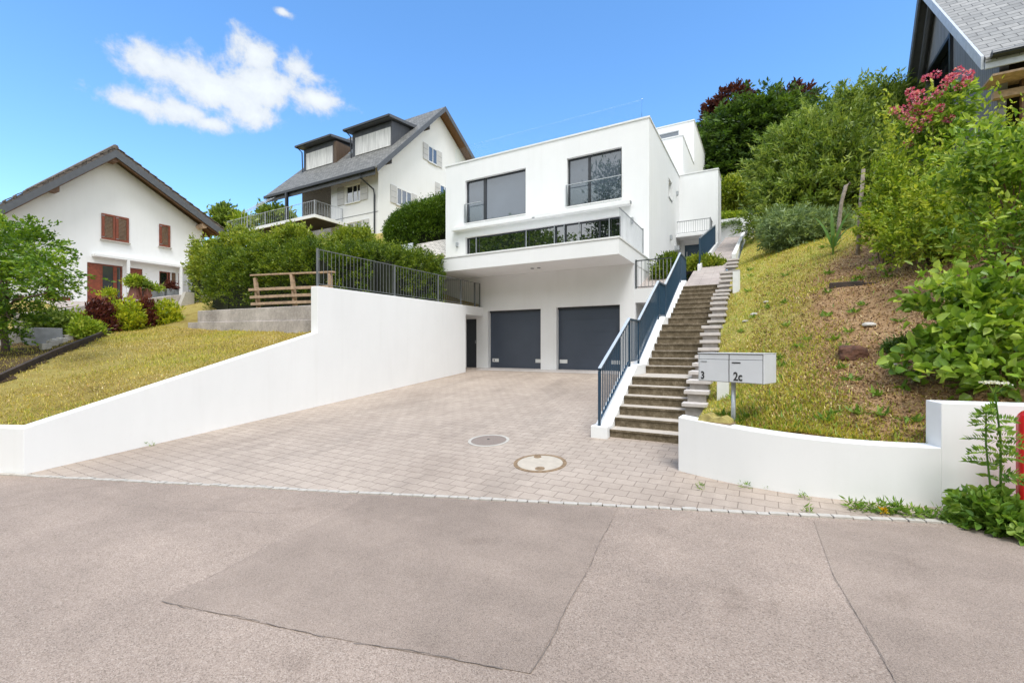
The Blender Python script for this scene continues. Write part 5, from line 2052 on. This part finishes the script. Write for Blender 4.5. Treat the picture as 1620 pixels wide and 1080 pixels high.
# planted bed along the terrace wall
bed = [('shrub', 'low green shrub under the maple, left of the red-leaved ones', 118, 508, 24, 16, 'leaf_fresh', 31, -20.6),
       ('shrub', 'loose green shrub at the foot of the maple', 80, 508, 24, 16, 'leaf_feather', 32, -20.2),
       ('shrub', 'dark red-leaved shrub left of the larger yellow-green one', 158, 502, 17, 26, 'leaf_red', 33, -19.4),
       ('shrub', 'yellow-green shrub, left one of the two in the bed', 197, 499, 25, 25, 'leaf_yellow', 34, -19.6),
       ('shrub', 'slender dark red shrub between the two yellow-green shrubs', 230, 497, 12, 26, 'leaf_red', 35, -19.8),
       ('shrub', 'yellow-green shrub, right one of the two in the bed, by the concrete wall', 261, 498, 22, 21, 'leaf_yellow', 36, -19.8),
       ('shrub', 'small red-leaved shrub in front of the glazed terrace door', 182, 487, 14, 12, 'leaf_red', 37, -21.5),
       ('shrub', 'low green shrub at the left end of the planted bed', 137, 520, 18, 12, 'leaf_fresh', 38, -18.4)]
for name, lab, px, py, rx, rz, lm_, sd, X in bed:
    c = atX(px, py, X)
    k = (-c.x * S_ + c.y * C_) / 710.0
    bl = [(c.x, c.y, c.z, rx * k, rx * k, rz * k), (c.x + .1, c.y, c.z - rz * k * .5, rx * k * 1.05, rx * k, rz * k * .6)]
    z = min(ground_at(c.x, c.y), c.z - rz * k * .7)
    plant(name, lab, 'shrub', (c.x, c.y, z), bl, 260, 12, .07, .13, .42, lm_, sd, None, .03, 8, 'bark', up=.6, shell=.3, stems=5, crown_name='foliage', trunk_name='stems')

# pots on the left terrace
pt = thing('potted_tree', 'small round-topped tree in a tall rust-coloured pot in front of the left house', 'potted plant', (-24, 9, 3.5))
c = atX(213, 464, -24)
k = (-c.x * S_ + c.y * C_) / 710.0
MB().tube([(c.x, c.y, c.z - 12 * k), (c.x, c.y, c.z + 11 * k)], [10 * k, 5.5 * k], 14).build('pot', 'terracotta', pt)
Pp, Dp, tn, _ = crown([(c.x, c.y, c.z + 19 * k, 13 * k, 13 * k, 8 * k)], 120, 14, .06, 41, shell=.4)
leaves('foliage', Pp, Dp, .13, .45, 'leaf_fresh', pt, 42, tint=tn)
MB().tube([(c.x, c.y, c.z + 8 * k), (c.x, c.y, c.z + 20 * k)], 1.3 * k, 8).build('stem', 'bark', pt)
for px, py, w, h, m_, lm_, sd, lab in ((246, 466, 9, 5, 'planter_grey', 'leaf_fresh', 43, 'small grey trough with green plants on the left terrace'), (270, 462, 8, 4, 'planter_grey', 'leaf_red', 44, 'small trough of dark red plants beside the white terrace post'),
                                       (172, 475, 6, 6, 'terracotta', 'leaf_yellow', 45, 'dark brown pot in front of the glazed terrace door'), (232, 463, 3, 6, 'terracotta', 'leaf_feather', 46, 'slim pot with an upright pale plant right of the rust pot')):
    c = atX(px, py, -23.8)
    k = (-c.x * S_ + c.y * C_) / 710.0
    t_ = thing('planter', lab, 'planter', (c.x, c.y, c.z - h * k))
    MB().box(c.x - .25, c.x + .25, c.y - w * k, c.y + w * k, c.z - h * k - .1, c.z + h * k).build('box', m_, t_, bevel=.02)
    Pp, Dp, tn, _ = crown([(c.x, c.y, c.z + (h + 4) * k, .28, w * k, 6 * k)], 40, 10, .06, sd, shell=.5)
    leaves('foliage', Pp, Dp, .16, .35, lm_, t_, sd + 1, tint=tn)

# round trees on the ridge behind the balcony
for px, py, rx, rz, sd, lab in ((356, 350, 17, 22, 51, 'round green tree on the ridge between the left house and the balcony'), (437, 345, 25, 14, 52, 'low green tree seen behind the balcony post'), (386, 356, 13, 9, 53, 'small pale green bush behind the left end of the balcony')):
    r = ray(px, py)
    dpt = 46
    c = Vector((r.x * dpt, r.y * dpt, EYE + r.z * dpt))
    k = dpt / 710
    plant('round_tree', lab, 'tree', (c.x, c.y, c.z - rz * k - 2.5), [(c.x, c.y, c.z, rx * k, rx * k, rz * k)], 200, 16, .25, .5, .4, 'leaf_fresh' if sd == 53 else 'leaf_feather', sd, None, .12, 6, shell=.3, up=.5)

# big trees up the hill on the right
def tree(name, lab, base_px, Yb, blobs, n, per, spread, L, W, lm_, sd, **kw):
    c = atY(*base_px, Yb)
    z = ground_at(c.x, c.y)
    return plant(name, lab, 'tree', (c.x, c.y, z), blobs, n, per, spread, L, W, lm_, sd, **kw)


tree('beech_tree', 'tall dark green spreading tree behind the entrance block of the modern house', (1175, 330), 37,
     [B(1150, 245, 37, 40, 62), B(1192, 214, 37, 52, 38), B(1165, 285, 37, 50, 45), B(1232, 205, 38, 44, 40), B(1215, 262, 37, 45, 60)], 1700, 38, .20, .34, .42, 'leaf_dark', 61, spray=1.5, flat=.3, shell=.25, trunk_r=.45, nlimb=12, up=-.12, outward=.9)
tree('copper_beech', 'copper-leaved tree showing dark red above the dark green one', (1160, 330), 41,
     [B(1137, 200, 41, 22, 36), B(1160, 166, 41, 32, 18), B(1245, 165, 41, 30, 16)], 280, 34, .22, .34, .42, 'leaf_purple', 62, spray=.7, flat=.4, trunk_r=.4, nlimb=9, up=.3)
tree('feathery_tree', 'large feathery light green tree above the grassy bank', (1290, 385), 23,
     [B(1262, 335, 22, 60, 52), B(1252, 262, 23, 44, 50), B(1312, 212, 24, 46, 44), B(1325, 300, 22, 72, 75), B(1290, 262, 23, 60, 62), B(1232, 320, 22, 18, 40)], 2500, 34, .10, .22, .28, 'leaf_feather', 63, spray=.85, shell=.25, trunk_r=.2, nlimb=16, up=.5, outward=.9, fork=.15, shoots=10)
tree('feathery_tree', 'tall feathery tree left of the dark chalet gable', (1400, 360), 26,
     [B(1388, 190, 26, 36, 46), B(1410, 245, 25, 36, 76), B(1368, 250, 26, 50, 66), B(1430, 305, 25, 50, 55)], 2000, 34, .11, .24, .28, 'leaf_feather', 64, spray=.95, shell=.25, trunk_r=.22, nlimb=16, up=.7, outward=.8, fork=.15, shoots=10)
tree('bush', 'round mid green bush above the white end wall of the path', (1168, 335), 31, [B(1164, 306, 31, 30, 22), B(1192, 316, 31, 22, 17)], 800, 16, .16, .22, .4, 'leaf_laurel', 65, trunk_r=.1, nlimb=8, up=.4)
hedge('ground_hedge', 'low yellow-green clipped hedge on top of the white end wall', [(-2.6, 29.4, 8.7, 9.3), (-.9, 29.4, 8.7, 9.3)], 1.0, 420, 12, .08, .16, .4, 'leaf_fresh', 66, core=True)
tree('bush', 'low blue-green bush at the foot of the feathery tree', (1262, 385), 17, [B(1262, 370, 17, 44, 24), B(1300, 366, 17.5, 38, 20), B(1240, 358, 17.5, 28, 20)], 900, 26, .06, .15, .24, 'leaf_blue', 67, spray=.4, trunk_r=.05, nlimb=14, up=.4, stems=6)
tree('bush', 'copper-red bush tucked inside the feathery tree', (1300, 345), 20.4, [B(1290, 308, 21.5, 18, 10), B(1335, 305, 21.5, 10, 8)], 90, 10, .15, .28, .4, 'leaf_purple', 68, trunk_r=.05, nlimb=5, stems=4)
tree('young_shrub', 'upright light green young shrub right of the straight wooden stake', (1405, 410), 12, [B(1404, 310, 12, 22, 60), B(1392, 350, 12, 22, 38), B(1430, 340, 12, 24, 55)], 280, 16, .05, .085, .5, 'leaf_fresh', 69, spray=.35, rnd=True, shoots=14, trunk_r=.03, nlimb=14, up=.7, stems=4, bark='bark')
tree('young_shrub', 'broad light green shrub below the pink-flowering one', (1480, 420), 11, [B(1478, 350, 11, 54, 40), B(1515, 310, 11, 42, 40), B(1450, 385, 10.8, 50, 22), B(1530, 380, 10.5, 46, 34)], 480, 17, .05, .085, .5, 'leaf_fresh', 70, spray=.4, rnd=True, shoots=20, trunk_r=.03, nlimb=18, up=.5, stems=6)
rh = tree('rhododendron', 'pink-flowering rhododendron in front of the chalet gable', (1490, 390), 12.5, [B(1478, 195, 12.5, 34, 30), B(1512, 160, 12.5, 24, 22), B(1452, 215, 12.5, 22, 22), B(1496, 250, 12.5, 38, 40)], 240, 9, .06, .16, .34, 'leaf_big', 71, spray=.2, rnd=True, trunk_r=.05, nlimb=14, up=.4, stems=5)
frng = np.random.default_rng(72)
Pp, Dp = [], []
for px, py in ((1517, 112), (1532, 118), (1480, 118), (1497, 128), (1502, 124), (1530, 128), (1466, 124), (1440, 145), (1455, 148), (1462, 160), (1443, 158), (1483, 150), (1518, 138), (1490, 140), (1410, 176), (1420, 174), (1432, 172), (1446, 170), (1430, 184), (1442, 192), (1452, 178),
               (1460, 176), (1468, 180), (1466, 190), (1486, 172), (1480, 176), (1498, 192), (1502, 188), (1450, 205), (1456, 198), (1437, 228), (1502, 268), (1464, 300), (1448, 150), (1508, 122)):
    c = atY(px, py, 12.2 + frng.uniform(-.25, .2))
    for _ in range(44):
        v = frng.normal(size=3)
        v /= np.linalg.norm(v)
        Pp.append(np.array(c) + v * .062 * np.array([1, 1, .8]))
        Dp.append(v + np.array([0, -.2, .3]))
leaves('blossom', np.array(Pp), np.array(Dp), .045, .95, 'petal_pink', rh, 73)
tree('leafy_shrub', 'tall open leafy shrub with thin brown stems at the right frame edge', (1600, 470), 9, [B(1580, 245, 9, 40, 34), B(1602, 330, 9, 46, 46), B(1555, 235, 9.3, 28, 20), B(1545, 290, 9.2, 36, 30), B(1640, 260, 9, 40, 46), B(1580, 395, 8.8, 52, 30)], 210, 12, .05, .125, .42, 'leaf_big', 74, spray=.5, rnd=True, shell=.35, trunk_r=.03, nlimb=26, up=.5, stems=8, bark='brown_wood')
tree('leafy_shrub', 'large-leaved bright green shrub spilling over the right end of the garden wall', (1560, 590), 7.4,
     [B(1550, 540, 7.2, 62, 52), B(1496, 552, 7.1, 42, 36), B(1600, 505, 7.3, 56, 66), B(1512, 475, 7.5, 48, 34), B(1590, 590, 6.7, 56, 32), B(1462, 585, 6.9, 20, 14)], 270, 10, .05, .125, .70, 'leaf_big', 75, spray=.3, rnd=True, trunk_r=.02, nlimb=24, up=.3, stems=7, shell=.3, bark='brown_wood')
for i, (x_, y_, src) in enumerate(((4.6, 9.2, 'leafy_shrub'), (6.2, 10.4, 'leafy_shrub'), (4.2, 12.6, 'young_shrub.001'))):
    so = bpy.data.objects.get(src)
    if so:
        cpy = copy_tree(so)
        cpy.location = (x_, y_, ground_at(x_, y_))
        tag(cpy, 'leafy shrub on the slope just beyond the right frame edge', None, 'shrubs beyond the right frame edge')
tree('small_shrub', 'small dark blue-green evergreen shrub on the bare soil of the bank', (1440, 562), 8.2, [B(1440, 551, 8.1, 30, 15), B(1420, 553, 8.1, 14, 10)], 300, 12, .035, .07, .3, 'leaf_dark', 76, trunk_r=.02, nlimb=8, stems=4)
tree('shrub', 'green shrub in front of the navy entrance door', (1112, 430), 18.2, [B(1102, 422, 18, 17, 13), B(1128, 422, 18.2, 17, 11), B(1112, 415, 18.2, 12, 8)], 420, 12, .08, .14, .42, 'leaf_laurel', 77, trunk_r=.03, nlimb=8, stems=5)
tree('shrub', 'green shrub behind the stair railing beside the house wall', (1052, 437), 16.6, [B(1052, 424, 16.5, 15, 16), B(1046, 432, 16.3, 12, 9), B(1060, 412, 16.8, 9, 9)], 300, 12, .07, .13, .4, 'leaf_hedge', 78, trunk_r=.03, nlimb=8, stems=5)
hedge('trailing_plant', 'grey-green plant trailing over the white end wall', [(-2.1, 28.42, 8.3, 8.62), (-1.2, 28.42, 8.2, 8.62)], .2, 90, 10, .06, .12, .35, 'leaf_blue', 79, core=False, cat='plant')
plant('tall_tree', 'tall ragged tree across the road, seen only mirrored in the upper window', 'tree', (-15.5, -17, -1), [(-15.6, -17, 14, 2.4, 2.6, 4), (-16.4, -17, 19.5, 1.6, 1.9, 4), (-14.9, -17, 17.5, 1.2, 1.6, 5), (-16, -17, 9, 3, 3, 4)], 330, 14, .5, .6, .3, 'leaf_dark', 80, None, .35, 16, up=.5)

# ------------------------------------------------------------------ small things on the bank
def stake(name, lab, pts, r):
    return MB().tube(pts, r, 9).solo(name, 'bark_pale', lab, 'stake', smooth=True)


a_, b_ = atY(1327, 356, 14), atY(1343, 290, 14)
m1 = a_.lerp(b_, .55) + Vector((-.06, 0, 0))
stake('wooden_stake', 'short bent wooden stake, left of the straight one on the bank', [a_ - Vector((0, 0, .35)), a_, m1, b_ - Vector((.06, 0, .05)), b_ + Vector((.03, 0, 0))], [.045, .045, .04, .045, .05])
a_, b_ = atY(1357, 382, 13), atY(1366, 268, 13)
stake('wooden_stake', 'tall straight wooden stake beside the young shrub on the bank', [a_ - Vector((0, 0, .35)), a_.lerp(b_, .5), b_], [.048, .042, .038])
a_, b_ = atY(1312, 457, 10.5), atY(1424, 449, 10.5)
mb = MB()
mb.beam(a_ + Vector((0, 0, .05)), a_.lerp(b_, .5) + Vector((0, 0, .04)), .10, .13)
mb.beam(a_.lerp(b_, .501) + Vector((0, .02, .03)), b_ + Vector((0, .1, .0)), .10, .09)
mb.solo('log', 'old_plank', 'dark weathered plank lying across the bare soil of the bank', 'plank', bevel=.015)


def lump(name, m, lab, cat, c, r, seed, sub=3, rough=.22, group=None):
    bm = bmesh.new()
    bmesh.ops.create_icosphere(bm, subdivisions=sub, radius=1)
    from mathutils import noise
    o3 = Vector((seed * 3.1, seed * 1.7, 0))
    for v in bm.verts:
        n = noise.noise(v.co * 1.3 + o3) + .5 * noise.noise(v.co * 3 + o3)
        q = v.co * (1 + rough * n)
        v.co = Vector((q.x * r[0], q.y * r[1], max(q.z, -.55) * r[2]))
    me = bpy.data.meshes.new(name)
    bm.to_mesh(me)
    bm.free()
    me.materials.append(MATS[m])
    o = bpy.data.objects.new(name, me)
    C.objects.link(o)
    o.location = c
    return tag(o, lab, cat, group)


c = atY(1349, 558, 8.05)
bm_ = MB()
bm_.prism([(c.x - .17, c.y - .12, c.z - .14), (c.x + .18, c.y - .09, c.z - .15), (c.x + .16, c.y + .14, c.z - .1), (c.x - .15, c.y + .14, c.z - .1)], (0, .02, .22))
ro = bm_.build('rock', 'rock_rust', None, origin=(c.x, c.y, c.z - .16))
bv = ro.modifiers.new('bevel', 'BEVEL')
bv.width, bv.segments = .05, 3
sb = ro.modifiers.new('sub', 'SUBSURF')
sb.subdivision_type = 'SIMPLE'
sb.levels = sb.render_levels = 3
dt = bpy.data.textures.new('rock_noise', 'CLOUDS')
dt.noise_scale = .12
dp = ro.modifiers.new('disp', 'DISPLACE')
dp.texture = dt
dp.strength = .06
dp.texture_coords = 'LOCAL'
tag(ro, 'rust-brown blocky rock on the bank above the mailbox', 'rock')
for i, (px, py, Y, r, m_, lab) in enumerate(((1408, 577, 7.6, .09, 'pale_stone', 'small pale tan stone right of the rust-brown rock'), (1375, 510, 9.0, .10, 'pale_stone', 'pale flat stone uphill of the rust-brown rock'),
                                             (1194, 482, 11.0, .10, 'pale_stone', 'pale stone near the top cap stones on the grass'), (1180, 489, 10.8, .08, 'pale_stone', 'smaller pale stone beside the stepped blocks on the grass'),
                                             (1388, 423, 11.8, .06, 'pale_stone', 'white pebble on the bare soil under the stakes'), (1212, 470, 11.6, .07, 'pale_stone', 'pale stone higher up the grassy bank'))):
    c = atY(px, py, Y)
    lump('stone', m_, lab, 'stone', (c.x, c.y, ground_at(c.x, c.y) + r * .15), (r * .9, r * .65, r * .4), i + 1)

# spear-leaved plant by the stakes
c = atY(1318, 392, 13.5)
cp = thing('maize_plant', 'young maize-like plant with long arching leaves beside the bent stake', 'plant', (c.x, c.y, ground_at(c.x, c.y)))
mb = MB()
for ang, ln, lift in ((.3, .6, 1.0), (2.7, .75, .35), (3.3, .8, .1), (0.1, .7, .5), (1.6, .75, 1.6), (2.2, .85, 1.2), (.8, .7, 1.5)):
    prev = None
    for k in range(7):
        t = k / 6
        r = ln * t
        x, y = math.cos(ang) * r * .8, math.sin(ang) * r * .3
        z = ln * lift * t * (1.3 - .6 * t) + .15 * t
        w = .038 * (1 - t) ** .6 * (1 if k else .6)
        L_, R__ = Vector((x - w * math.sin(ang) - w * .3, y + w * math.cos(ang), z)), Vector((x + w * math.sin(ang) + w * .3, y - w * math.cos(ang), z))
        if prev:
            b0 = Vector((c.x, c.y, c.z))
            mb.quad(b0 + prev[0], b0 + L_, b0 + R__, b0 + prev[1])
        prev = (L_, R__)
mb.build('leaf_blades', 'leaf_weed', cp)
MB().tube([(c.x, c.y, c.z - .3), (c.x, c.y, c.z + .3)], .022, 7).build('stem', 'leaf_fresh', cp)

# bollards beside the steps
for px, py0, py1, Y, lab in ((1165, 462, 427, 13.2, 'white square post on the grass beside the upper cap stones'), (1144, 622, 590, 7.9, 'white square post on the grass behind the mailbox')):
    a_, b_ = atY(px, py0, Y), atY(px, py1, Y)
    w = .085
    bo = thing('bollard', lab, 'bollard', (a_.x, a_.y, a_.z), 'white posts beside the outdoor steps')
    MB().box(a_.x - w, a_.x + w, a_.y - w, a_.y + w, a_.z - .3, b_.z - .03).build('shaft', 'white_paint', bo, bevel=.01)
    MB().box(a_.x - w - .004, a_.x + w + .004, a_.y - w - .004, a_.y + w + .004, b_.z - .029, b_.z).build('cap', 'pale_concrete', bo, bevel=.004)

# yellowish block on the wall top
c = Vector((-.55, 6.02, .668))
simple('ochre_tile', (0.36, 0.30, 0.10), .5, 0, .35, 14, .4, 60)
mb = MB()
pr_ = [(-.19, .0), (-.17, .045), (-.10, .10), (-.06, .105), (-.01, .062), (.05, .060), (.10, .088), (.17, .048), (.19, .0)]
mb.prism([(c.x + u * .96, c.y - .09 + u * -.12, c.z + w) for u, w in pr_], (.05, .17, 0))
yt = thing('ridge_tile', 'yellow-ochre ridge-tile-like block lying on the garden wall top left of the mailbox post', 'tile', tuple(c))
mb.build('top', 'ochre_tile', yt, bevel=.004)
MB().prism([(c.x - .195, c.y - .075, c.z - .004), (c.x + .195, c.y - .12, c.z - .004), (c.x + .245, c.y + .06, c.z - .004), (c.x - .145, c.y + .105, c.z - .004)], (0, 0, .012)).build('rusty_edge', 'rusty_rim', yt)

# red rounded box at the right edge
c = atY(1613, 700, 5.66)
rb = thing('red_box', 'glossy red round-topped metal box cut off by the right frame edge', 'post box', (c.x + .22, 5.7, 0))
prof = [(0, .0), (.46, .0), (.46, .86)] + [(.46 - .10 + .10 * math.cos(t), .86 + .10 * math.sin(t)) for t in np.linspace(.2, math.pi / 2, 5)] + [(.10 - .10 * math.sin(t), .86 + .10 * math.cos(t)) for t in np.linspace(0, 1.4, 5)] + [(0, .86)]
MB().prism([(c.x + u, 5.66, .08 + w) for u, w in prof], (0, .09, 0)).build('body', 'red_paint', rb, bevel=.02)
MB().prism([(c.x + .05 + u * .78, 5.648, .12 + w * .9) for u, w in prof], (0, .0115, 0)).build('door', 'red_paint', rb, bevel=.004)
MB().box(c.x + .2, c.x + .28, 5.68, 5.74, -.3, .085).build('foot', 'rail_dark', rb)

# yarrow and leafy weeds at the right end of the garden wall
def ferns(stem, n, L, m, parent, seed):
    rng = np.random.default_rng(seed)
    P, D = [], []
    for i in range(n):
        t = .12 + .72 * i / n
        b = np.array(stem[0]) * (1 - t) + np.array(stem[1]) * t
        a = rng.uniform(0, 2 * math.pi)
        ax = np.array([math.cos(a), math.sin(a) * .8, .25])
        ln = L * (1.1 - .6 * t)
        side = np.cross(ax, [rng.normal(0, .4), -1, .5])
        side /= np.linalg.norm(side)
        for k in range(13):
            u = k / 12
            q = b + ax * ln * u - np.array([0, 0, .35 * ln * u * u])
            for sgn in (-1, 1):
                P.append(q)
                D.append(side * sgn * (1 - .75 * u) + ax * .55)
    P, D = np.array(P), np.array(D)
    o = leaves('frond', P, D, .06, .42, m, parent, seed)
    return o


sb_, stp = atY(1583, 780, 5.55), atY(1573, 612, 5.50)
ya = thing('yarrow_plant', 'tall weed with ferny leaves and a flat white flower head before the garden wall', 'plant', (sb_.x, sb_.y, 0.0))
m2 = sb_.lerp(stp, .5) + Vector((.02, 0, 0))
MB().tube([sb_ - Vector((0, 0, .15)), m2, stp], [.009, .008, .006], 6).build('stem', 'leaf_weed', ya)
MB().tube([sb_ + Vector((-.05, 0, -.15)), sb_.lerp(stp, .45) + Vector((-.075, 0, 0)), sb_.lerp(stp, .80) + Vector((-.06, 0, 0))], [.008, .007, .005], 6).build('stem', 'leaf_weed', ya)
ferns((sb_, stp), 19, .23, 'leaf_weed', ya, 91)
frng = np.random.default_rng(92)
n = 150
fx_ = frng.normal(0, .032, (n, 3)) * np.array([1, 1, .12])
leaves('flower_head', np.array(stp) + fx_ + np.array([0, 0, .03]), frng.normal(0, .5, (n, 3)) + np.array([0, 0, 1]), .022, .8, 'petal_white', ya, 93)
ds = np.repeat(np.array([stp]), 14, axis=0) - np.array([0, 0, .06])
leaves('flower_stalk', ds, frng.normal(0, .35, (14, 3)) + np.array([0, 0, 1]), .09, .08, 'leaf_weed', ya, 94)


def weed(lab, c, r, h, n, L, W, lm_, sd, group=None, name='weed', per=6):
    t = thing(name, lab, 'weed', tuple(c), group)
    P, D, tn, _ = crown([(c[0], c[1], c[2] + h * .4, r, r, h * .6)], n, per, .02, sd, zmin=c[2], shell=.5, up=.35)
    leaves('foliage', P, D, L, W, lm_, t, sd, tint=tn, rnd=W > .5)
    return t


for i, (px, py, Y, r, h) in enumerate(((1566, 812, 5.55, .25, .33), (1604, 824, 5.45, .24, .27))):
    c = atY(px, py, Y)
    c.z = drive_z(c.x, c.y)
    weed(('broad-leaved weed clump at the foot of the tall flowering weed', 'low broad-leaved weed clump in the bottom right corner of the bed')[i], c, r, h, 150, .085, .58, 'leaf_weed', 100 + i)
for i, (px, py) in enumerate(((1372, 796), (1395, 799), (1412, 802), (1440, 806), (1462, 803), (1486, 808), (1350, 792), (1425, 812), (1505, 815), (1520, 826))):
    c = atY(px, py, 5.56 + .012 * (i % 3))
    c.z = drive_z(c.x, c.y)
    weed('small green weed rooted along the foot of the garden wall', c, .055, .07 + .02 * (i % 3), 14, .075, .26, 'leaf_weed', 120 + i, 'weeds along the foot of the garden wall', per=4)
for i, (px, py, Y) in enumerate(((227, 714, 3.78), (1180, 762, 5.72), (1213, 764, 5.8), (1385, 797, 5.6), (1278, 806, 5.3), (1108, 770, 5.5), (1276, 781, 5.68))):
    c = atY(px, py, Y)
    if i == 0:
        c = Vector((-9.47, 3.80, 0))
    c.z = drive_z(c.x, c.y)
    weed('tiny weed sprouting from a paving joint' if i else 'small weed at the foot of the long white retaining wall', c, .035, .05, 7, .05, .22, 'leaf_weed', 140 + i, 'weeds in the paving joints' if i else None, per=4)
c = atY(1398, 802, 5.5)
dn = thing('dandelion', 'single yellow-flowered weed at the foot of the garden wall', 'weed', (c.x, c.y, drive_z(c.x, c.y)))
n = 60
leaves('flower_head', np.array([c.x, c.y, drive_z(c.x, c.y) + .045]) + frng.normal(0, .01, (n, 3)), frng.normal(0, .6, (n, 3)) + np.array([0, 0, .8]), .03, .4, 'petal_yellow', dn, 150)

# ------------------------------------------------------------------ grass
def blades(name, x, y, zf, h, w, m, seed, lean=.5, sink=.01):
    rng = np.random.default_rng(seed)
    n = len(x)
    z = zf(x, y) - sink
    P = np.c_[x, y, z]
    D = rng.normal(0, lean, (n, 3))
    D[:, 2] = 1
    o = leaves(name, P, D, h, w, m, None, seed, fold=.15)
    return tag(o, kind='stuff')


g = np.random.default_rng(200)
n = 95000
u = g.uniform(0, 1, n)
x = -9.8 - 13.5 * u ** 1.25
y = g.uniform(-1.5, 8.0, n)
ok = (y > 2.32 + (x + 9.6) * KA.y / KA.x) & (y < 7.75 + (-9.8 - x) * .055)
ok &= ~((y > 2.05 + (-12.6 - x) * .66 + .1) & (x < -12.6) & (y < 5.2) & (g.uniform(0, 1, n) < .6))
x, y = x[ok], y[ok]
pn = np.sin(x * 1.3 + 2 * np.sin(y * .9)) * .5 + np.sin(y * 2.1 - x * .8) * .35 + g.normal(0, .45, len(x))
gr, dr_ = pn > .62, pn < -.75
blades('grass', x[~gr & ~dr_], y[~gr & ~dr_], lawn_z, .075, .13, 'blade_lawn', 201, .9)
blades('grass', x[gr], y[gr], lawn_z, .085, .13, 'blade_bank', 207, .8)
blades('straw', x[dr_], y[dr_], lawn_z, .07, .15, 'blade_straw', 208, 1.6)


def fbm(x, y):
    return np.sin(x * 1.7 + 1.3 * np.sin(y * 1.1)) * .5 + np.sin(y * 2.3 + x * .9) * .35 + np.sin(x * 4.1 - y * 3.7) * .25


n = 110000
y = 6.05 + 21 * g.uniform(0, 1, n) ** 1.7
x = -.8 + g.uniform(0, 1, n) * (2.4 + (y - 6) * .32)
bare = np.clip(((x - (.30 + .05 * (y - 6))) / .8), 0, 1) * np.clip((14.5 - y) / 2.5, 0, 1) * np.clip((y - 6.4) / .8, 0.45, 1)
keep = g.uniform(0, 1, n) < np.clip(.84 + .45 * fbm(x, y) + .35 * np.clip((y - 11) / 3, 0, 1) - 1.05 * bare, .05, 1)
keep &= (y > bank_line(x) + .03) & (y < 26)
x, y = x[keep], y[keep]
straw = g.uniform(0, 1, len(x)) < .22
tall = g.uniform(0, 1, len(x)) < .035
blades('grass', x[~straw & ~tall], y[~straw & ~tall], bank_z, .075, .15, 'blade_bank', 202, .85)
blades('grass', x[tall & ~straw], y[tall & ~straw], bank_z, .13, .12, 'leaf_weed', 203, .8)
n = 26000
ys = 6.1 + 14 * g.uniform(0, 1, n) ** 1.5
xs = -.75 + g.uniform(0, 1, n) * (3.6 + (ys - 6) * .3)
ok = ys > bank_line(xs) + .03
xs, ys = xs[ok], ys[ok]
blades('straw', np.r_[x[straw], xs], np.r_[y[straw], ys], bank_z, .07, .16, 'blade_straw', 204, 2.2, 0.0)
# broad-leaved weeds in the bank
gx, gy = [], []
for i in range(46):
    yy = 6.3 + 9 * g.uniform() ** 1.6
    xx = -.5 + g.uniform() * (1.9 + (yy - 6) * .18)
    gx.append(xx)
    gy.append(yy)
Pw = np.repeat(np.c_[gx, gy, bank_z(np.array(gx), np.array(gy))], 16, axis=0) + g.normal(0, .03, (46 * 16, 3)) * np.array([1, 1, .1])
Dw = g.normal(0, 1, Pw.shape)
Dw[:, 2] = np.abs(Dw[:, 2]) * .7 + .3
tag(leaves('ground_cover', Pw, Dw, .12, .28, 'leaf_weed', seed=205), kind='stuff')
# mulch crumbs
n = 22000
ym = 6.2 + 7.5 * g.uniform(0, 1, n) ** 1.3
xm = -.2 + g.uniform(0, 1, n) * (2.2 + (ym - 6) * .35)
ok = ym > bank_line(xm) + .03
xm, ym, n = xm[ok], ym[ok], int(ok.sum())
simple('crumb', (0.27, 0.165, 0.09), .95, 0, .6, 30)
Pm = np.c_[xm, ym, bank_z(xm, ym)]
Dm = g.normal(0, 1, Pm.shape)
Dm[:, 2] = np.abs(Dm[:, 2]) * .4
tag(leaves('mulch', Pm, Dm, .034, .7, 'crumb', seed=206), kind='stuff')
